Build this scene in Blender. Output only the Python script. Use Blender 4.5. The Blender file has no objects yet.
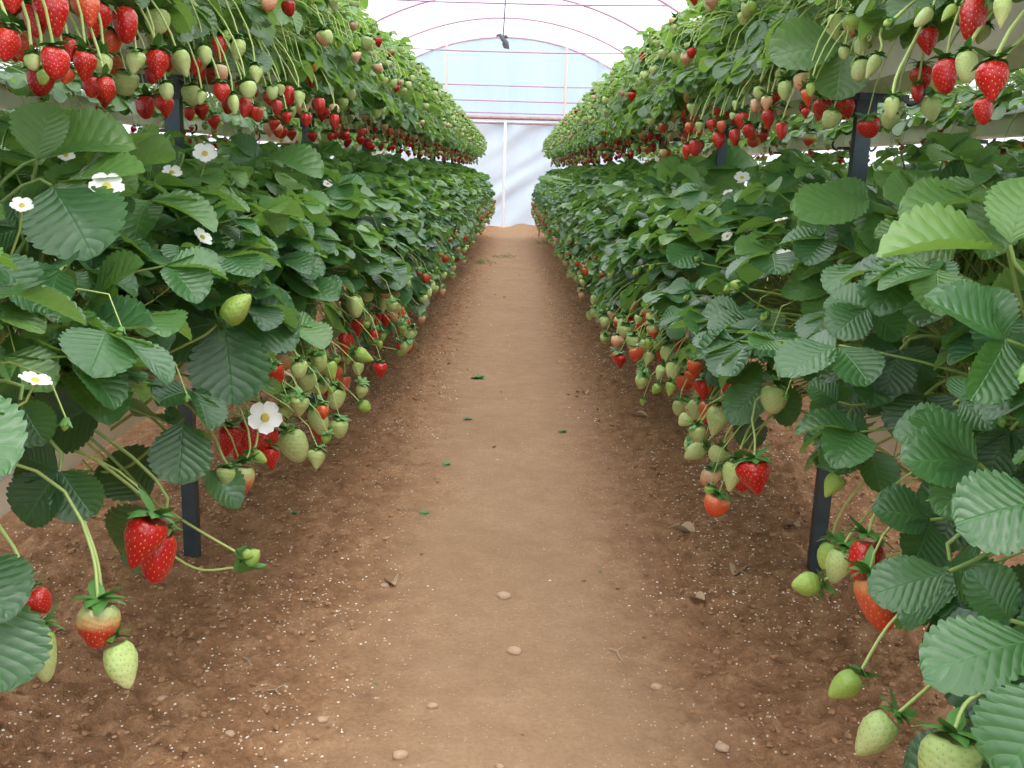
import bpy, math, random
import numpy as np
from mathutils import Vector, Matrix

C = bpy.context.scene.collection
rnd = random.Random(7)
nr = np.random.RandomState(11)
R = math.radians
PI = math.pi

# ------------------------------------------------------------------ camera
F_PX = 1000.0
PITCH, ROLL, YAW = R(12.0), R(1.5), R(0.2)
fwd = Vector((math.sin(YAW) * math.cos(PITCH), math.cos(YAW) * math.cos(PITCH), -math.sin(PITCH)))
right0 = fwd.cross(Vector((0, 0, 1))).normalized()
up0 = right0.cross(fwd).normalized()
# picture leans clockwise: camera turned the other way
right = (right0 * math.cos(ROLL) + up0 * math.sin(ROLL)).normalized()
up = (up0 * math.cos(ROLL) - right0 * math.sin(ROLL)).normalized()
EYE = Vector((0, 0, 1.0))
cam_d = bpy.data.cameras.new('camera')
cam_d.sensor_width = 36.0
cam_d.lens = 36.0 * F_PX / 1024.0
cam_d.clip_start = 0.05
cam_d.clip_end = 300
cam = bpy.data.objects.new('camera', cam_d)
C.objects.link(cam)
m = Matrix((right, up, -fwd)).transposed().to_4x4()
m.translation = EYE
cam.matrix_world = m
bpy.context.scene.camera = cam


def ray(px, py):
    return (fwd + right * ((px - 512) / F_PX) + up * ((384 - py) / F_PX))


def atx(px, py, X):
    """point seen at a pixel, on the vertical plane |x| = X on that side"""
    d = ray(px, py)
    t = abs(X / d.x)
    return EYE + d * t


def aty(px, py, Y):
    d = ray(px, py)
    return EYE + d * (Y / d.y)


def ground_at(px, py, z=0.0):
    d = ray(px, py)
    return EYE + d * ((z - 1.0) / d.z)


def atw(px, py, X, ref):
    """point seen at a pixel, as deep in the view as the reference pixel's point on |x| = X"""
    d0 = ray(*ref)
    return EYE + ray(px, py) * abs(X / d0.x)


def proj(p):
    v = Vector(p) - EYE
    w = v.dot(fwd)
    if w < 0.05:
        return (-9999, -9999, w)
    return (512 + F_PX * v.dot(right) / w, 384 - F_PX * v.dot(up) / w, w)


# ------------------------------------------------------------------ materials
def new_mat(name):
    mt = bpy.data.materials.new(name)
    mt.use_nodes = True
    nt = mt.node_tree
    nt.nodes.clear()
    out = nt.nodes.new('ShaderNodeOutputMaterial')
    return mt, nt, out


def N(nt, t, **kw):
    n = nt.nodes.new(t)
    for k, v in kw.items():
        if k in n.inputs:
            n.inputs[k].default_value = v
        else:
            setattr(n, k, v)
    return n


def mix_col(nt, fac, a, b, blend='MIX'):
    n = nt.nodes.new('ShaderNodeMix')
    n.data_type = 'RGBA'
    n.blend_type = blend
    for sock, v in ((n.inputs[0], fac), (n.inputs[6], a), (n.inputs[7], b)):
        if isinstance(v, bpy.types.NodeSocket):
            nt.links.new(v, sock)
        else:
            sock.default_value = v if not isinstance(v, tuple) else (v + (1,))[:4]
    return n.outputs[2]


def math_n(nt, op, a, b=None, clamp=False):
    n = nt.nodes.new('ShaderNodeMath')
    n.operation = op
    n.use_clamp = clamp
    for i, v in enumerate((a, b)):
        if v is None:
            continue
        if isinstance(v, bpy.types.NodeSocket):
            nt.links.new(v, n.inputs[i])
        else:
            n.inputs[i].default_value = v
    return n.outputs[0]


def ramp(nt, fac, stops):
    n = nt.nodes.new('ShaderNodeValToRGB')
    el = n.color_ramp.elements
    while len(el) < len(stops):
        el.new(0.5)
    for e, (p, c) in zip(el, stops):
        e.position = p
        e.color = (c + (1,))[:4] if isinstance(c, tuple) else (c, c, c, 1)
    nt.links.new(fac, n.inputs[0])
    return n.outputs[0]


def plain(name, col, rough=0.6, metal=0.0, noise=0.0, scale=30, bump=0.0, spec=0.5):
    mt, nt, out = new_mat(name)
    p = N(nt, 'ShaderNodeBsdfPrincipled')
    p.inputs['Roughness'].default_value = rough
    p.inputs['Metallic'].default_value = metal
    p.inputs['Specular IOR Level'].default_value = spec
    if noise or bump:
        tc = N(nt, 'ShaderNodeTexCoord')
        nz = N(nt, 'ShaderNodeTexNoise')
        nz.inputs['Scale'].default_value = scale
        nz.inputs['Detail'].default_value = 5
        nt.links.new(tc.outputs['Object'], nz.inputs['Vector'])
        dark = tuple(c * (1 - noise) for c in col)
        lite = tuple(min(1, c * (1 + noise)) for c in col)
        c = ramp(nt, nz.outputs['Fac'], [(0.3, dark), (0.7, lite)])
        nt.links.new(c, p.inputs['Base Color'])
        if bump:
            b = N(nt, 'ShaderNodeBump')
            b.inputs['Strength'].default_value = bump
            b.inputs['Distance'].default_value = 0.004
            nt.links.new(nz.outputs['Fac'], b.inputs['Height'])
            nt.links.new(b.outputs[0], p.inputs['Normal'])
    else:
        p.inputs['Base Color'].default_value = col + (1,)
    nt.links.new(p.outputs[0], out.inputs[0])
    return mt


def leaf_material(name, dark, lite, bright, under, transl):
    mt, nt, out = new_mat(name)
    uv = N(nt, 'ShaderNodeUVMap', uv_map='UVMap')
    sep = N(nt, 'ShaderNodeSeparateXYZ')
    nt.links.new(uv.outputs[0], sep.inputs[0])
    u, v = sep.outputs[0], sep.outputs[1]
    at = N(nt, 'ShaderNodeAttribute', attribute_name='tone')
    tone = at.outputs['Fac']
    a = math_n(nt, 'ABSOLUTE', u)
    # side veins run forward and outward from the midrib
    ph = math_n(nt, 'SUBTRACT', v, math_n(nt, 'MULTIPLY', a, 0.32))
    w = math_n(nt, 'ABSOLUTE', math_n(nt, 'SINE', math_n(nt, 'MULTIPLY', ph, 8.0 * PI)))
    vein = math_n(nt, 'SUBTRACT', 1.0, math_n(nt, 'MULTIPLY', w, 4.5), True)
    mid = math_n(nt, 'SUBTRACT', 1.0, math_n(nt, 'MULTIPLY', a, 22.0), True)
    veins = math_n(nt, 'MAXIMUM', vein, mid)
    tc = N(nt, 'ShaderNodeTexCoord')
    nz = N(nt, 'ShaderNodeTexNoise')
    nz.inputs['Scale'].default_value = 45
    nz.inputs['Detail'].default_value = 3
    nt.links.new(tc.outputs['Object'], nz.inputs['Vector'])
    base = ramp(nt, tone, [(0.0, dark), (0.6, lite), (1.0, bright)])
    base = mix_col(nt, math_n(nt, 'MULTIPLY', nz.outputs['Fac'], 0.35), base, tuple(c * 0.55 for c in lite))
    base = mix_col(nt, math_n(nt, 'MULTIPLY', veins, 0.4), base, tuple(min(1, c * 1.7) for c in lite))
    geo = N(nt, 'ShaderNodeNewGeometry')
    col = mix_col(nt, math_n(nt, 'MULTIPLY', geo.outputs['Backfacing'], 0.85), base, mix_col(nt, 0.5, base, under))
    bmp = N(nt, 'ShaderNodeBump')
    bmp.inputs['Strength'].default_value = 0.38
    bmp.inputs['Distance'].default_value = 0.0025
    h = math_n(nt, 'SUBTRACT', math_n(nt, 'MULTIPLY', w, 0.8), math_n(nt, 'MULTIPLY', mid, 0.8))
    nt.links.new(math_n(nt, 'ADD', h, math_n(nt, 'MULTIPLY', nz.outputs['Fac'], 0.5)), bmp.inputs['Height'])
    p = N(nt, 'ShaderNodeBsdfPrincipled')
    p.inputs['Roughness'].default_value = 0.38
    p.inputs['Specular IOR Level'].default_value = 0.7
    nt.links.new(col, p.inputs['Base Color'])
    nt.links.new(bmp.outputs[0], p.inputs['Normal'])
    tr = N(nt, 'ShaderNodeBsdfTranslucent')
    nt.links.new(mix_col(nt, 1.0, mix_col(nt, 0.45, col, bright), (1.9, 1.9, 0.8), 'MULTIPLY'), tr.inputs['Color'])
    mx = N(nt, 'ShaderNodeMixShader')
    mx.inputs[0].default_value = transl
    nt.links.new(p.outputs[0], mx.inputs[1])
    nt.links.new(tr.outputs[0], mx.inputs[2])
    nt.links.new(mx.outputs[0], out.inputs[0])
    return mt


def berry_material(name, kind):
    mt, nt, out = new_mat(name)
    tc = N(nt, 'ShaderNodeTexCoord')
    sep = N(nt, 'ShaderNodeSeparateXYZ')
    nt.links.new(tc.outputs['Object'], sep.inputs[0])
    nz = N(nt, 'ShaderNodeTexNoise')
    nz.inputs['Scale'].default_value = 2.5
    nt.links.new(tc.outputs['Object'], nz.inputs['Vector'])
    oi = N(nt, 'ShaderNodeObjectInfo')
    z = math_n(nt, 'ADD', math_n(nt, 'MULTIPLY', sep.outputs[2], -1.0),
               math_n(nt, 'MULTIPLY', math_n(nt, 'SUBTRACT', nz.outputs['Fac'], 0.5), 0.5))
    if kind == 'red':
        c = ramp(nt, z, [(0.0, (0.60, 0.05, 0.02)), (0.12, (0.48, 0.008, 0.008)), (1.0, (0.40, 0.006, 0.010))])
    elif kind == 'orange':
        c = ramp(nt, z, [(0.0, (0.62, 0.30, 0.12)), (0.25, (0.60, 0.10, 0.035)), (0.9, (0.58, 0.045, 0.02)), (1.0, (0.70, 0.25, 0.12))])
    elif kind == 'half':
        c = ramp(nt, z, [(0.2, (0.42, 0.50, 0.20)), (0.42, (0.55, 0.30, 0.12)), (0.62, (0.48, 0.03, 0.015))])
    elif kind == 'pink':
        c = ramp(nt, z, [(0.0, (0.62, 0.55, 0.30)), (0.4, (0.68, 0.42, 0.25)), (1.0, (0.66, 0.20, 0.12))])
    elif kind == 'pale':
        c = ramp(nt, z, [(0.0, (0.34, 0.47, 0.13)), (0.5, (0.42, 0.52, 0.19)), (1.0, (0.50, 0.54, 0.24))])
    else:
        c = ramp(nt, z, [(0.0, (0.22, 0.38, 0.06)), (1.0, (0.36, 0.50, 0.10))])
    c = mix_col(nt, 1.0, c, ramp(nt, oi.outputs['Random'], [(0, 0.78), (1, 1.0)]), 'MULTIPLY')
    p = N(nt, 'ShaderNodeBsdfPrincipled')
    p.inputs['Roughness'].default_value = 0.3 if kind in ('red', 'orange', 'half') else 0.5
    p.inputs['Specular IOR Level'].default_value = 0.5
    nt.links.new(c, p.inputs['Base Color'])
    p.inputs['Subsurface Weight'].default_value = 0.0
    nt.links.new(p.outputs[0], out.inputs[0])
    return mt


def film_material(name, col, transp, scale, transl_mix=1.0):
    mt, nt, out = new_mat(name)
    tc = N(nt, 'ShaderNodeTexCoord')
    mp = N(nt, 'ShaderNodeMapping')
    mp.inputs['Scale'].default_value = scale
    nt.links.new(tc.outputs['Object'], mp.inputs['Vector'])
    nz = N(nt, 'ShaderNodeTexNoise')
    nz.inputs['Scale'].default_value = 1.0
    nz.inputs['Detail'].default_value = 4
    nt.links.new(mp.outputs[0], nz.inputs['Vector'])
    c = mix_col(nt, nz.outputs['Fac'], tuple(x * 0.9 for x in col), tuple(min(1, x * 1.08) for x in col))
    tr = N(nt, 'ShaderNodeBsdfTranslucent')
    nt.links.new(c, tr.inputs['Color'])
    df = N(nt, 'ShaderNodeBsdfDiffuse')
    nt.links.new(c, df.inputs['Color'])
    m1 = N(nt, 'ShaderNodeMixShader')
    m1.inputs[0].default_value = 0.25
    nt.links.new(tr.outputs[0], m1.inputs[1])
    nt.links.new(df.outputs[0], m1.inputs[2])
    tp = N(nt, 'ShaderNodeBsdfTransparent')
    tp.inputs['Color'].default_value = (min(1, col[0] * 1.02), min(1, col[1] * 1.02), min(1, col[2] * 1.02), 1)
    m2 = N(nt, 'ShaderNodeMixShader')
    m2.inputs[0].default_value = transp
    nt.links.new(m1.outputs[0], m2.inputs[1])
    nt.links.new(tp.outputs[0], m2.inputs[2])
    nt.links.new(m2.outputs[0], out.inputs[0])
    return mt


def soil_material():
    mt, nt, out = new_mat('soil')
    tc = N(nt, 'ShaderNodeTexCoord')
    P = tc.outputs['Object']
    sep = N(nt, 'ShaderNodeSeparateXYZ')
    nt.links.new(P, sep.inputs[0])

    def noise(s, d=6, r=0.6):
        n = N(nt, 'ShaderNodeTexNoise')
        n.inputs['Scale'].default_value = s
        n.inputs['Detail'].default_value = d
        n.inputs['Roughness'].default_value = r
        nt.links.new(P, n.inputs['Vector'])
        return n.outputs['Fac']
    n1, n2, n3 = noise(2.2), noise(14, 6, 0.7), noise(90, 4, 0.7)
    ax = math_n(nt, 'ABSOLUTE', math_n(nt, 'SUBTRACT', sep.outputs[0], 0.02))
    edge = math_n(nt, 'ADD', ax, math_n(nt, 'MULTIPLY', math_n(nt, 'SUBTRACT', n1, 0.5), 0.5))
    tread = ramp(nt, edge, [(0.16, 1.0), (0.46, 0.0)])          # compacted, paler trodden strip
    loose = ramp(nt, math_n(nt, 'ADD', math_n(nt, 'MULTIPLY', n2, 0.65), math_n(nt, 'MULTIPLY', n3, 0.35)),
                 [(0.30, (0.135, 0.068, 0.033)), (0.52, (0.29, 0.155, 0.080)), (0.75, (0.50, 0.32, 0.18))])
    trod = ramp(nt, math_n(nt, 'ADD', math_n(nt, 'MULTIPLY', n1, 0.5), math_n(nt, 'MULTIPLY', n2, 0.5)),
                [(0.32, (0.265, 0.158, 0.090)), (0.68, (0.385, 0.252, 0.155))])
    trod = mix_col(nt, ramp(nt, n3, [(0.35, 0.35), (0.6, 0.0)]), trod, (0.20, 0.115, 0.068))
    col = mix_col(nt, tread, loose, trod)
    # small pale flecks of perlite
    vo = N(nt, 'ShaderNodeTexVoronoi')
    vo.inputs['Scale'].default_value = 130
    nt.links.new(P, vo.inputs['Vector'])
    sc = N(nt, 'ShaderNodeSeparateColor')
    nt.links.new(vo.outputs['Color'], sc.inputs[0])
    fl = math_n(nt, 'MULTIPLY', math_n(nt, 'LESS_THAN', vo.outputs['Distance'], 0.28),
                math_n(nt, 'GREATER_THAN', sc.outputs[0], 0.90))
    fl = math_n(nt, 'MULTIPLY', fl, math_n(nt, 'SUBTRACT', 1.0, math_n(nt, 'MULTIPLY', tread, 0.8)))
    col = mix_col(nt, fl, col, (0.75, 0.66, 0.55))
    p = N(nt, 'ShaderNodeBsdfPrincipled')
    p.inputs['Roughness'].default_value = 0.95
    p.inputs['Specular IOR Level'].default_value = 0.15
    nt.links.new(col, p.inputs['Base Color'])
    b = N(nt, 'ShaderNodeBump')
    b.inputs['Strength'].default_value = 0.9
    b.inputs['Distance'].default_value = 0.022
    hh = math_n(nt, 'ADD', math_n(nt, 'MULTIPLY', n2, 0.7), math_n(nt, 'MULTIPLY', n3, 0.5))
    hh = math_n(nt, 'MULTIPLY', hh, math_n(nt, 'SUBTRACT', 1.0, math_n(nt, 'MULTIPLY', tread, 0.72)))
    nt.links.new(hh, b.inputs['Height'])
    nt.links.new(b.outputs[0], p.inputs['Normal'])
    nt.links.new(p.outputs[0], out.inputs[0])
    return mt


M = {}
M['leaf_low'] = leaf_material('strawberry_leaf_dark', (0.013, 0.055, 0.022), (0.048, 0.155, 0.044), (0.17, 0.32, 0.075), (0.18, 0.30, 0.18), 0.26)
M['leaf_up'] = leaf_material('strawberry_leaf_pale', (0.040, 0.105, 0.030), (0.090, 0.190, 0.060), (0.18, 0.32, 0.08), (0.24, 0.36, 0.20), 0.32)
M['petiole'] = plain('leaf_stalk_green', (0.22, 0.33, 0.09), 0.5)
M['truss'] = plain('fruit_stalk_pale_green', (0.36, 0.46, 0.14), 0.45)
M['sepal'] = plain('sepal_green', (0.07, 0.20, 0.035), 0.5)
for k in ('red', 'orange', 'half', 'pink', 'pale', 'green'):
    M[k] = berry_material('berry_' + k, k)
M['seed'] = plain('achene_yellow', (0.62, 0.40, 0.08), 0.4)
M['seed_pale'] = plain('achene_green', (0.20, 0.27, 0.05), 0.5)
M['petal'] = plain('petal_white', (0.86, 0.86, 0.84), 0.5)
M['pollen'] = plain('flower_centre_yellow', (0.70, 0.58, 0.10), 0.6)
M['post'] = plain('post_dark_steel', (0.050, 0.070, 0.078), 0.38, 0.55, 0.25, 18, 0.1)
M['bracket'] = plain('bracket_black', (0.03, 0.035, 0.04), 0.45, 0.4)
M['trough'] = plain('trough_cream_plastic', (0.78, 0.75, 0.68), 0.5, 0, 0.08, 8, 0.1)
M['sheet'] = plain('trough_liner_grey', (0.62, 0.66, 0.68), 0.45, 0, 0.12, 12, 0.3)
M['compost'] = plain('compost', (0.05, 0.032, 0.02), 0.95, 0, 0.4, 60, 0.8)
M['soil'] = soil_material()
M['hoop'] = plain('hoop_tube_mauve', (0.50, 0.27, 0.38), 0.5, 0.1)
M['wire'] = plain('tie_wire_mauve', (0.42, 0.22, 0.36), 0.5, 0.2)
M['rail'] = plain('rail_rust', (0.36, 0.20, 0.21), 0.6, 0.1, 0.2, 20)
M['upright'] = plain('upright_rust_pale', (0.62, 0.50, 0.45), 0.6, 0.1)
M['upright_white'] = plain('upright_white', (0.72, 0.72, 0.74), 0.6)
M['cord'] = plain('cord_dark', (0.10, 0.10, 0.12), 0.8)
M['perlite'] = plain('perlite_white', (0.76, 0.69, 0.60), 0.9)
M['chip'] = plain('litter_tan', (0.46, 0.30, 0.19), 0.9, 0, 0.3, 8)
M['crumb'] = plain('soil_crumb', (0.31, 0.17, 0.085), 0.95, 0, 0.35, 40, 0.5)
M['stone'] = plain('stone_buff', (0.48, 0.32, 0.21), 0.85, 0, 0.2, 40, 0.4)
M['dry_leaf'] = plain('dry_leaf_tan', (0.46, 0.33, 0.21), 0.8, 0, 0.3, 60, 0.4)
M['weed'] = plain('weed_green', (0.10, 0.22, 0.07), 0.6)
M['grass'] = plain('grass_far', (0.17, 0.22, 0.07), 0.7)
M['stick'] = plain('dead_stick', (0.35, 0.26, 0.18), 0.8)
M['film_roof'] = film_material('roof_film', (0.96, 0.96, 0.97), 0.55, (0.6, 0.4, 0.6))
M['film_end'] = film_material('end_film_blue', (0.49, 0.63, 0.69), 0.05, (2.2, 1.0, 0.15))
M['film_sheet'] = film_material('end_sheet_white', (0.52, 0.60, 0.69), 0.02, (0.7, 1.0, 0.7))


# ------------------------------------------------------------------ mesh builder
class MB:
    def __init__(self):
        self.v, self.f, self.m, self.uv, self.tone, self.n = [], [], [], [], [], 0

    def add(self, V, Fc, mat=0, uv=None, tone=0.5):
        V = np.asarray(V, float)
        Fc = np.asarray(Fc, int)
        self.v.append(V)
        self.f.append(Fc + self.n)
        self.m.append(np.full(len(Fc), mat))
        self.uv.append(np.zeros((len(V), 2)) if uv is None else uv)
        self.tone.append(np.full(len(V), tone))
        self.n += len(V)

    def mesh(self, name, mats, smooth=True):
        me = bpy.data.meshes.new(name)
        V = np.concatenate(self.v)
        loops = np.concatenate([a.ravel() for a in self.f]).astype(np.int32)
        sizes = np.concatenate([np.full(len(a), a.shape[1]) for a in self.f]).astype(np.int32)
        me.vertices.add(len(V))
        me.vertices.foreach_set('co', V.astype(np.float32).ravel())
        me.loops.add(len(loops))
        me.loops.foreach_set('vertex_index', loops)
        me.polygons.add(len(sizes))
        me.polygons.foreach_set('loop_start', np.concatenate([[0], np.cumsum(sizes)[:-1]]).astype(np.int32))
        me.polygons.foreach_set('loop_total', sizes)
        me.update(calc_edges=True)
        for mt in mats:
            me.materials.append(M[mt])
        mi = np.concatenate(self.m).astype(np.int32)
        me.polygons.foreach_set('material_index', mi)
        me.polygons.foreach_set('use_smooth', np.full(len(me.polygons), smooth))
        UV = np.concatenate(self.uv)
        lv = loops
        ul = me.uv_layers.new(name='UVMap')
        ul.data.foreach_set('uv', UV[lv].astype(np.float32).ravel())
        at = me.attributes.new('tone', 'FLOAT', 'POINT')
        at.data.foreach_set('value', np.concatenate(self.tone).astype(np.float32))
        me.update()
        return me


def tube(mb, pts, rad, mat=0, sides=6, tone=0.5, caps=True):
    pts = np.asarray([tuple(p) for p in pts], float)
    n = len(pts)
    rad = np.full(n, rad) if np.isscalar(rad) else np.asarray(rad, float)
    T = np.gradient(pts, axis=0)
    T /= np.linalg.norm(T, axis=1)[:, None] + 1e-12
    ref = np.array([0.13, 0.97, 0.2])
    if abs(T[0] @ ref) > 0.9:
        ref = np.array([1.0, 0.1, 0.1])
    A = []
    a = ref - T[0] * (ref @ T[0])
    for t in T:
        a = a - t * (a @ t)
        a /= np.linalg.norm(a) + 1e-12
        A.append(a)
    A = np.array(A)
    B = np.cross(T, A)
    th = np.arange(sides) * 2 * PI / sides
    V = (pts[:, None, :] + rad[:, None, None] * (np.cos(th)[None, :, None] * A[:, None, :] + np.sin(th)[None, :, None] * B[:, None, :])).reshape(-1, 3)
    Fc = []
    for i in range(n - 1):
        for j in range(sides):
            k = (j + 1) % sides
            Fc.append((i * sides + j, i * sides + k, (i + 1) * sides + k, (i + 1) * sides + j))
    mb.add(V, Fc, mat, tone=tone)
    if caps:
        c0 = len(V)
        Vc = np.vstack([V[:sides], pts[:1], V[-sides:], pts[-1:]])
        Fcap = [(j, sides, (j + 1) % sides) for j in range(sides)] + [(sides + 1 + j, sides + 1 + (j + 1) % sides, 2 * sides + 1) for j in range(sides)]
        mb.add(Vc, Fcap, mat, tone=tone)


def bez(p0, p1, p2, p3, n=9):
    p0, p1, p2, p3 = (np.array(tuple(p), float) for p in (p0, p1, p2, p3))
    t = np.linspace(0, 1, n)[:, None]
    return (1 - t) ** 3 * p0 + 3 * (1 - t) ** 2 * t * p1 + 3 * (1 - t) * t * t * p2 + t ** 3 * p3


def spline(pts, per=5):
    P = [np.array(tuple(p), float) for p in pts]
    P = [2 * P[0] - P[1]] + P + [2 * P[-1] - P[-2]]
    out = []
    for i in range(1, len(P) - 2):
        for k in range(per):
            t = k / per
            out.append(0.5 * (2 * P[i] + (P[i + 1] - P[i - 1]) * t + (2 * P[i - 1] - 5 * P[i] + 4 * P[i + 1] - P[i + 2]) * t * t
                              + (3 * P[i] - P[i - 1] - 3 * P[i + 1] + P[i + 2]) * t ** 3))
    out.append(P[-2])
    return np.array(out)


def rooted(P):
    """stalk through the given points, grown in one smooth curve out of the plant's crown"""
    P = [np.array(tuple(p), float) for p in P]
    s = np.array((.02, P[0][1] * .6, .02))
    t = P[0] - P[1]
    t = t / (np.linalg.norm(t) + 1e-9) * min(.12, .45 * np.linalg.norm(P[0] - s))
    a = bez(s, s + (P[0] - s) * .3 + np.array((0, 0, .08)), P[0] + t, P[0], 9)
    return np.concatenate([a[:-1], spline(P)])


def box(mb, x0, x1, y0, y1, z0, z1, mat=0):
    V = [(x, y, z) for z in (z0, z1) for y in (y0, y1) for x in (x0, x1)]
    mb.add(V, [(0, 2, 3, 1), (4, 5, 7, 6), (0, 1, 5, 4), (2, 6, 7, 3), (0, 4, 6, 2), (1, 3, 7, 5)], mat)


def link(name, me, parent=None, loc=None):
    o = bpy.data.objects.new(name, me)
    C.objects.link(o)
    if parent is not None:
        o.parent = parent
    if loc is not None:
        o.location = loc
    return o


def tag(o, label, cat, group=None, kind=None):
    o['label'] = label
    o['category'] = cat
    if group:
        o['group'] = group
    if kind:
        o['kind'] = kind
    return o


def struct(name, me, label=None):
    o = link(name, me)
    o['kind'] = 'structure'
    if label:
        o['label'] = label
    return o


# ------------------------------------------------------------------ leaves
def leaf_template(rows, cols=3):
    """unit leaflet along +y, width along x; returns (s,t) grid and toothed outline"""
    s = np.linspace(0, 1, rows + 1)
    w = np.interp(s, [0, .05, .15, .30, .48, .65, .80, .90, .96, 1], [.03, .11, .26, .40, .47, .475, .41, .30, .19, .06])
    tt = np.array([-1, -.62, -.28, 0, .28, .62, 1])
    S, T = np.meshgrid(s, tt, indexing='ij')
    W = np.repeat(w[:, None], 7, 1)
    k = np.arange(rows + 1)
    tooth = (np.where(k % 3 == 2, -0.026, 0.014) if rows > 20 else np.where(k % 2 == 0, 0.016, -0.014)) * (s > .14)
    X = W * T
    X[:, 0] -= tooth
    X[:, -1] += tooth
    Y = S.copy()
    Y[:, 0] += .015
    Y[:, -1] += .015
    idx = np.arange((rows + 1) * 7).reshape(rows + 1, 7)
    Fc = np.stack([idx[:-1, :-1], idx[:-1, 1:], idx[1:, 1:], idx[1:, :-1]], -1).reshape(-1, 4)
    uv = np.stack([T.ravel(), S.ravel()], 1)
    return X.ravel(), Y.ravel(), S.ravel(), T.ravel(), Fc, uv


TPL = {'hi': leaf_template(33), 'lo': leaf_template(14)}


def unit(v):
    v = np.asarray(v, float)
    return v / (np.linalg.norm(v) + 1e-12)


def leaflet(mb, J, d, n, L, width, tpl, tone, cup, droop, rs):
    X, Y, S, T, Fc, uv = TPL[tpl]
    d = unit(d)
    n = unit(np.asarray(n) - d * (np.asarray(n) @ d))
    sx = np.cross(d, n)
    z = cup * (np.abs(X) ** 1.4) * 1.3 - droop * S ** 2 + 0.007 * np.abs(np.sin((S - .3 * np.abs(T)) * 8 * PI)) \
        + 0.03 * np.sin(S * 5 + rs * 6 + T * 1.5) * np.abs(T)
    y = Y * (1 - 0.25 * droop * S)
    P = np.asarray(J)[None, :] + L * (width * X[:, None] * sx[None, :] + y[:, None] * d[None, :] + z[:, None] * n[None, :])
    mb.add(P, Fc, 0, uv, tone)


def leaf(mb, J, d, n, L, tpl='lo', tone=0.5, r=rnd, count=3, width=1.0, spread=72, cup=None, droop=None):
    d, n = unit(d), np.asarray(n, float)
    n = unit(n - d * (n @ d))
    side = np.cross(d, n)
    cup = r.uniform(.15, .5) if cup is None else cup
    droop = r.uniform(.05, .35) if droop is None else droop
    for a in ((0,) if count == 1 else (0, spread, -spread)):
        aa = R(a + (r.uniform(-8, 8) if count > 1 else 0))
        dd = d * math.cos(aa) + side * math.sin(aa) - n * (0.18 if a else 0)
        nn = n + (side * math.sin(aa) * 0.25 if a else 0)
        leaflet(mb, np.asarray(J) + unit(dd) * L * .03, dd, nn, L * (1.0 if a == 0 else r.uniform(.86, .97)),
                width * r.uniform(.94, 1.08), tpl, min(1, max(0, tone + r.uniform(-.08, .08))), cup, droop, r.random())


# ------------------------------------------------------------------ berries
def berry_mesh(name, kind, seedno, hi, calyx):
    r = np.random.RandomState(seedno)
    nv, nu = (36, 48) if hi else (12, 14)
    v = np.linspace(0, 1, nv + 1)
    styles = [([0, .03, .1, .25, .45, .65, .85, .95, 1], [0, .22, .38, .47, .44, .31, .155, .075, 0]),
              ([0, .03, .1, .25, .45, .65, .85, .95, 1], [0, .26, .42, .50, .49, .43, .29, .17, 0]),
              ([0, .03, .1, .25, .45, .65, .85, .95, 1], [0, .20, .32, .43, .46, .38, .22, .12, 0])]
    xs, ys = styles[seedno % 3]
    rr = np.interp(v, xs, ys)
    rr[1:-1] = (rr[:-2] + 2 * rr[1:-1] + rr[2:]) / 4
    th = np.arange(nu) * 2 * PI / nu
    ph = r.uniform(0, 6.28, 4)
    V, TH = np.meshgrid(v, th, indexing='ij')
    RR = np.repeat(rr[:, None], nu, 1) * (1 + .06 * np.sin(2 * TH + ph[0]) + .035 * np.sin(3 * TH + ph[1] + 3 * V))
    Xc = RR * np.cos(TH)
    Yc = RR * np.sin(TH) * r.uniform(.85, 1)
    Zc = -V + .10 * np.exp(-((V) / .08) ** 2) * -1 * (RR < .3)
    P = np.stack([Xc, Yc, Zc], -1).reshape(-1, 3)
    P[:, 0] += .05 * np.sin(V.ravel() * 3 + ph[2])
    mb = MB()
    seeds = []
    if hi:
        K = 120
        cum = np.cumsum(rr * 1.0)
        cum /= cum[-1]
        for k in range(K):
            vv = np.interp((k + .5) / K, cum, v)
            if vv < .06:
                continue
            a = k * 2.399963
            seeds.append((vv, a % (2 * PI)))
        Pn = P.reshape(nv + 1, nu, 3)
        base = P.copy()
        SP = []
        for vv, a in seeds:
            i = min(nv, int(round(vv * nv)))
            j = int(round(a / (2 * PI) * nu)) % nu
            SP.append(Pn[i, j].copy())
        SP = np.array(SP)
        D = np.linalg.norm(base[:, None, :] - SP[None, :, :], axis=2).min(1)
        dent = .030 * np.exp(-(D / .030) ** 2)
        rad = base.copy()
        rad[:, 2] = 0
        rl = np.linalg.norm(rad, axis=1)[:, None] + 1e-6
        P = base * 1.0 + (rad / rl) * (.012 - dent)[:, None] * (rl > .03)
        for sp in SP:
            o = sp.copy()
            nrm = unit([o[0], o[1], .25 * (o[2] + .45)])
            c = o - nrm * .004
            t = unit(np.cross(nrm, [0, 0, 1]))
            b = np.cross(nrm, t)
            q = [c + b * .026, c + t * .013, c - b * .022, c - t * .013, c + nrm * .012]
            mb.add(q, [(0, 1, 4), (1, 2, 4), (2, 3, 4), (3, 0, 4)], 1)
    idx = np.arange((nv + 1) * nu).reshape(nv + 1, nu)
    Fc = []
    for i in range(nv):
        for j in range(nu):
            k = (j + 1) % nu
            Fc.append((idx[i, j], idx[i + 1, j], idx[i + 1, k], idx[i, k]))
    mb.add(P, Fc, 0)
    if calyx:
        calyx_geo(mb, 2, r)
    return mb.mesh(name, [kind, 'seed' if kind in ('red', 'orange', 'half') else 'seed_pale', 'sepal'])


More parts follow.
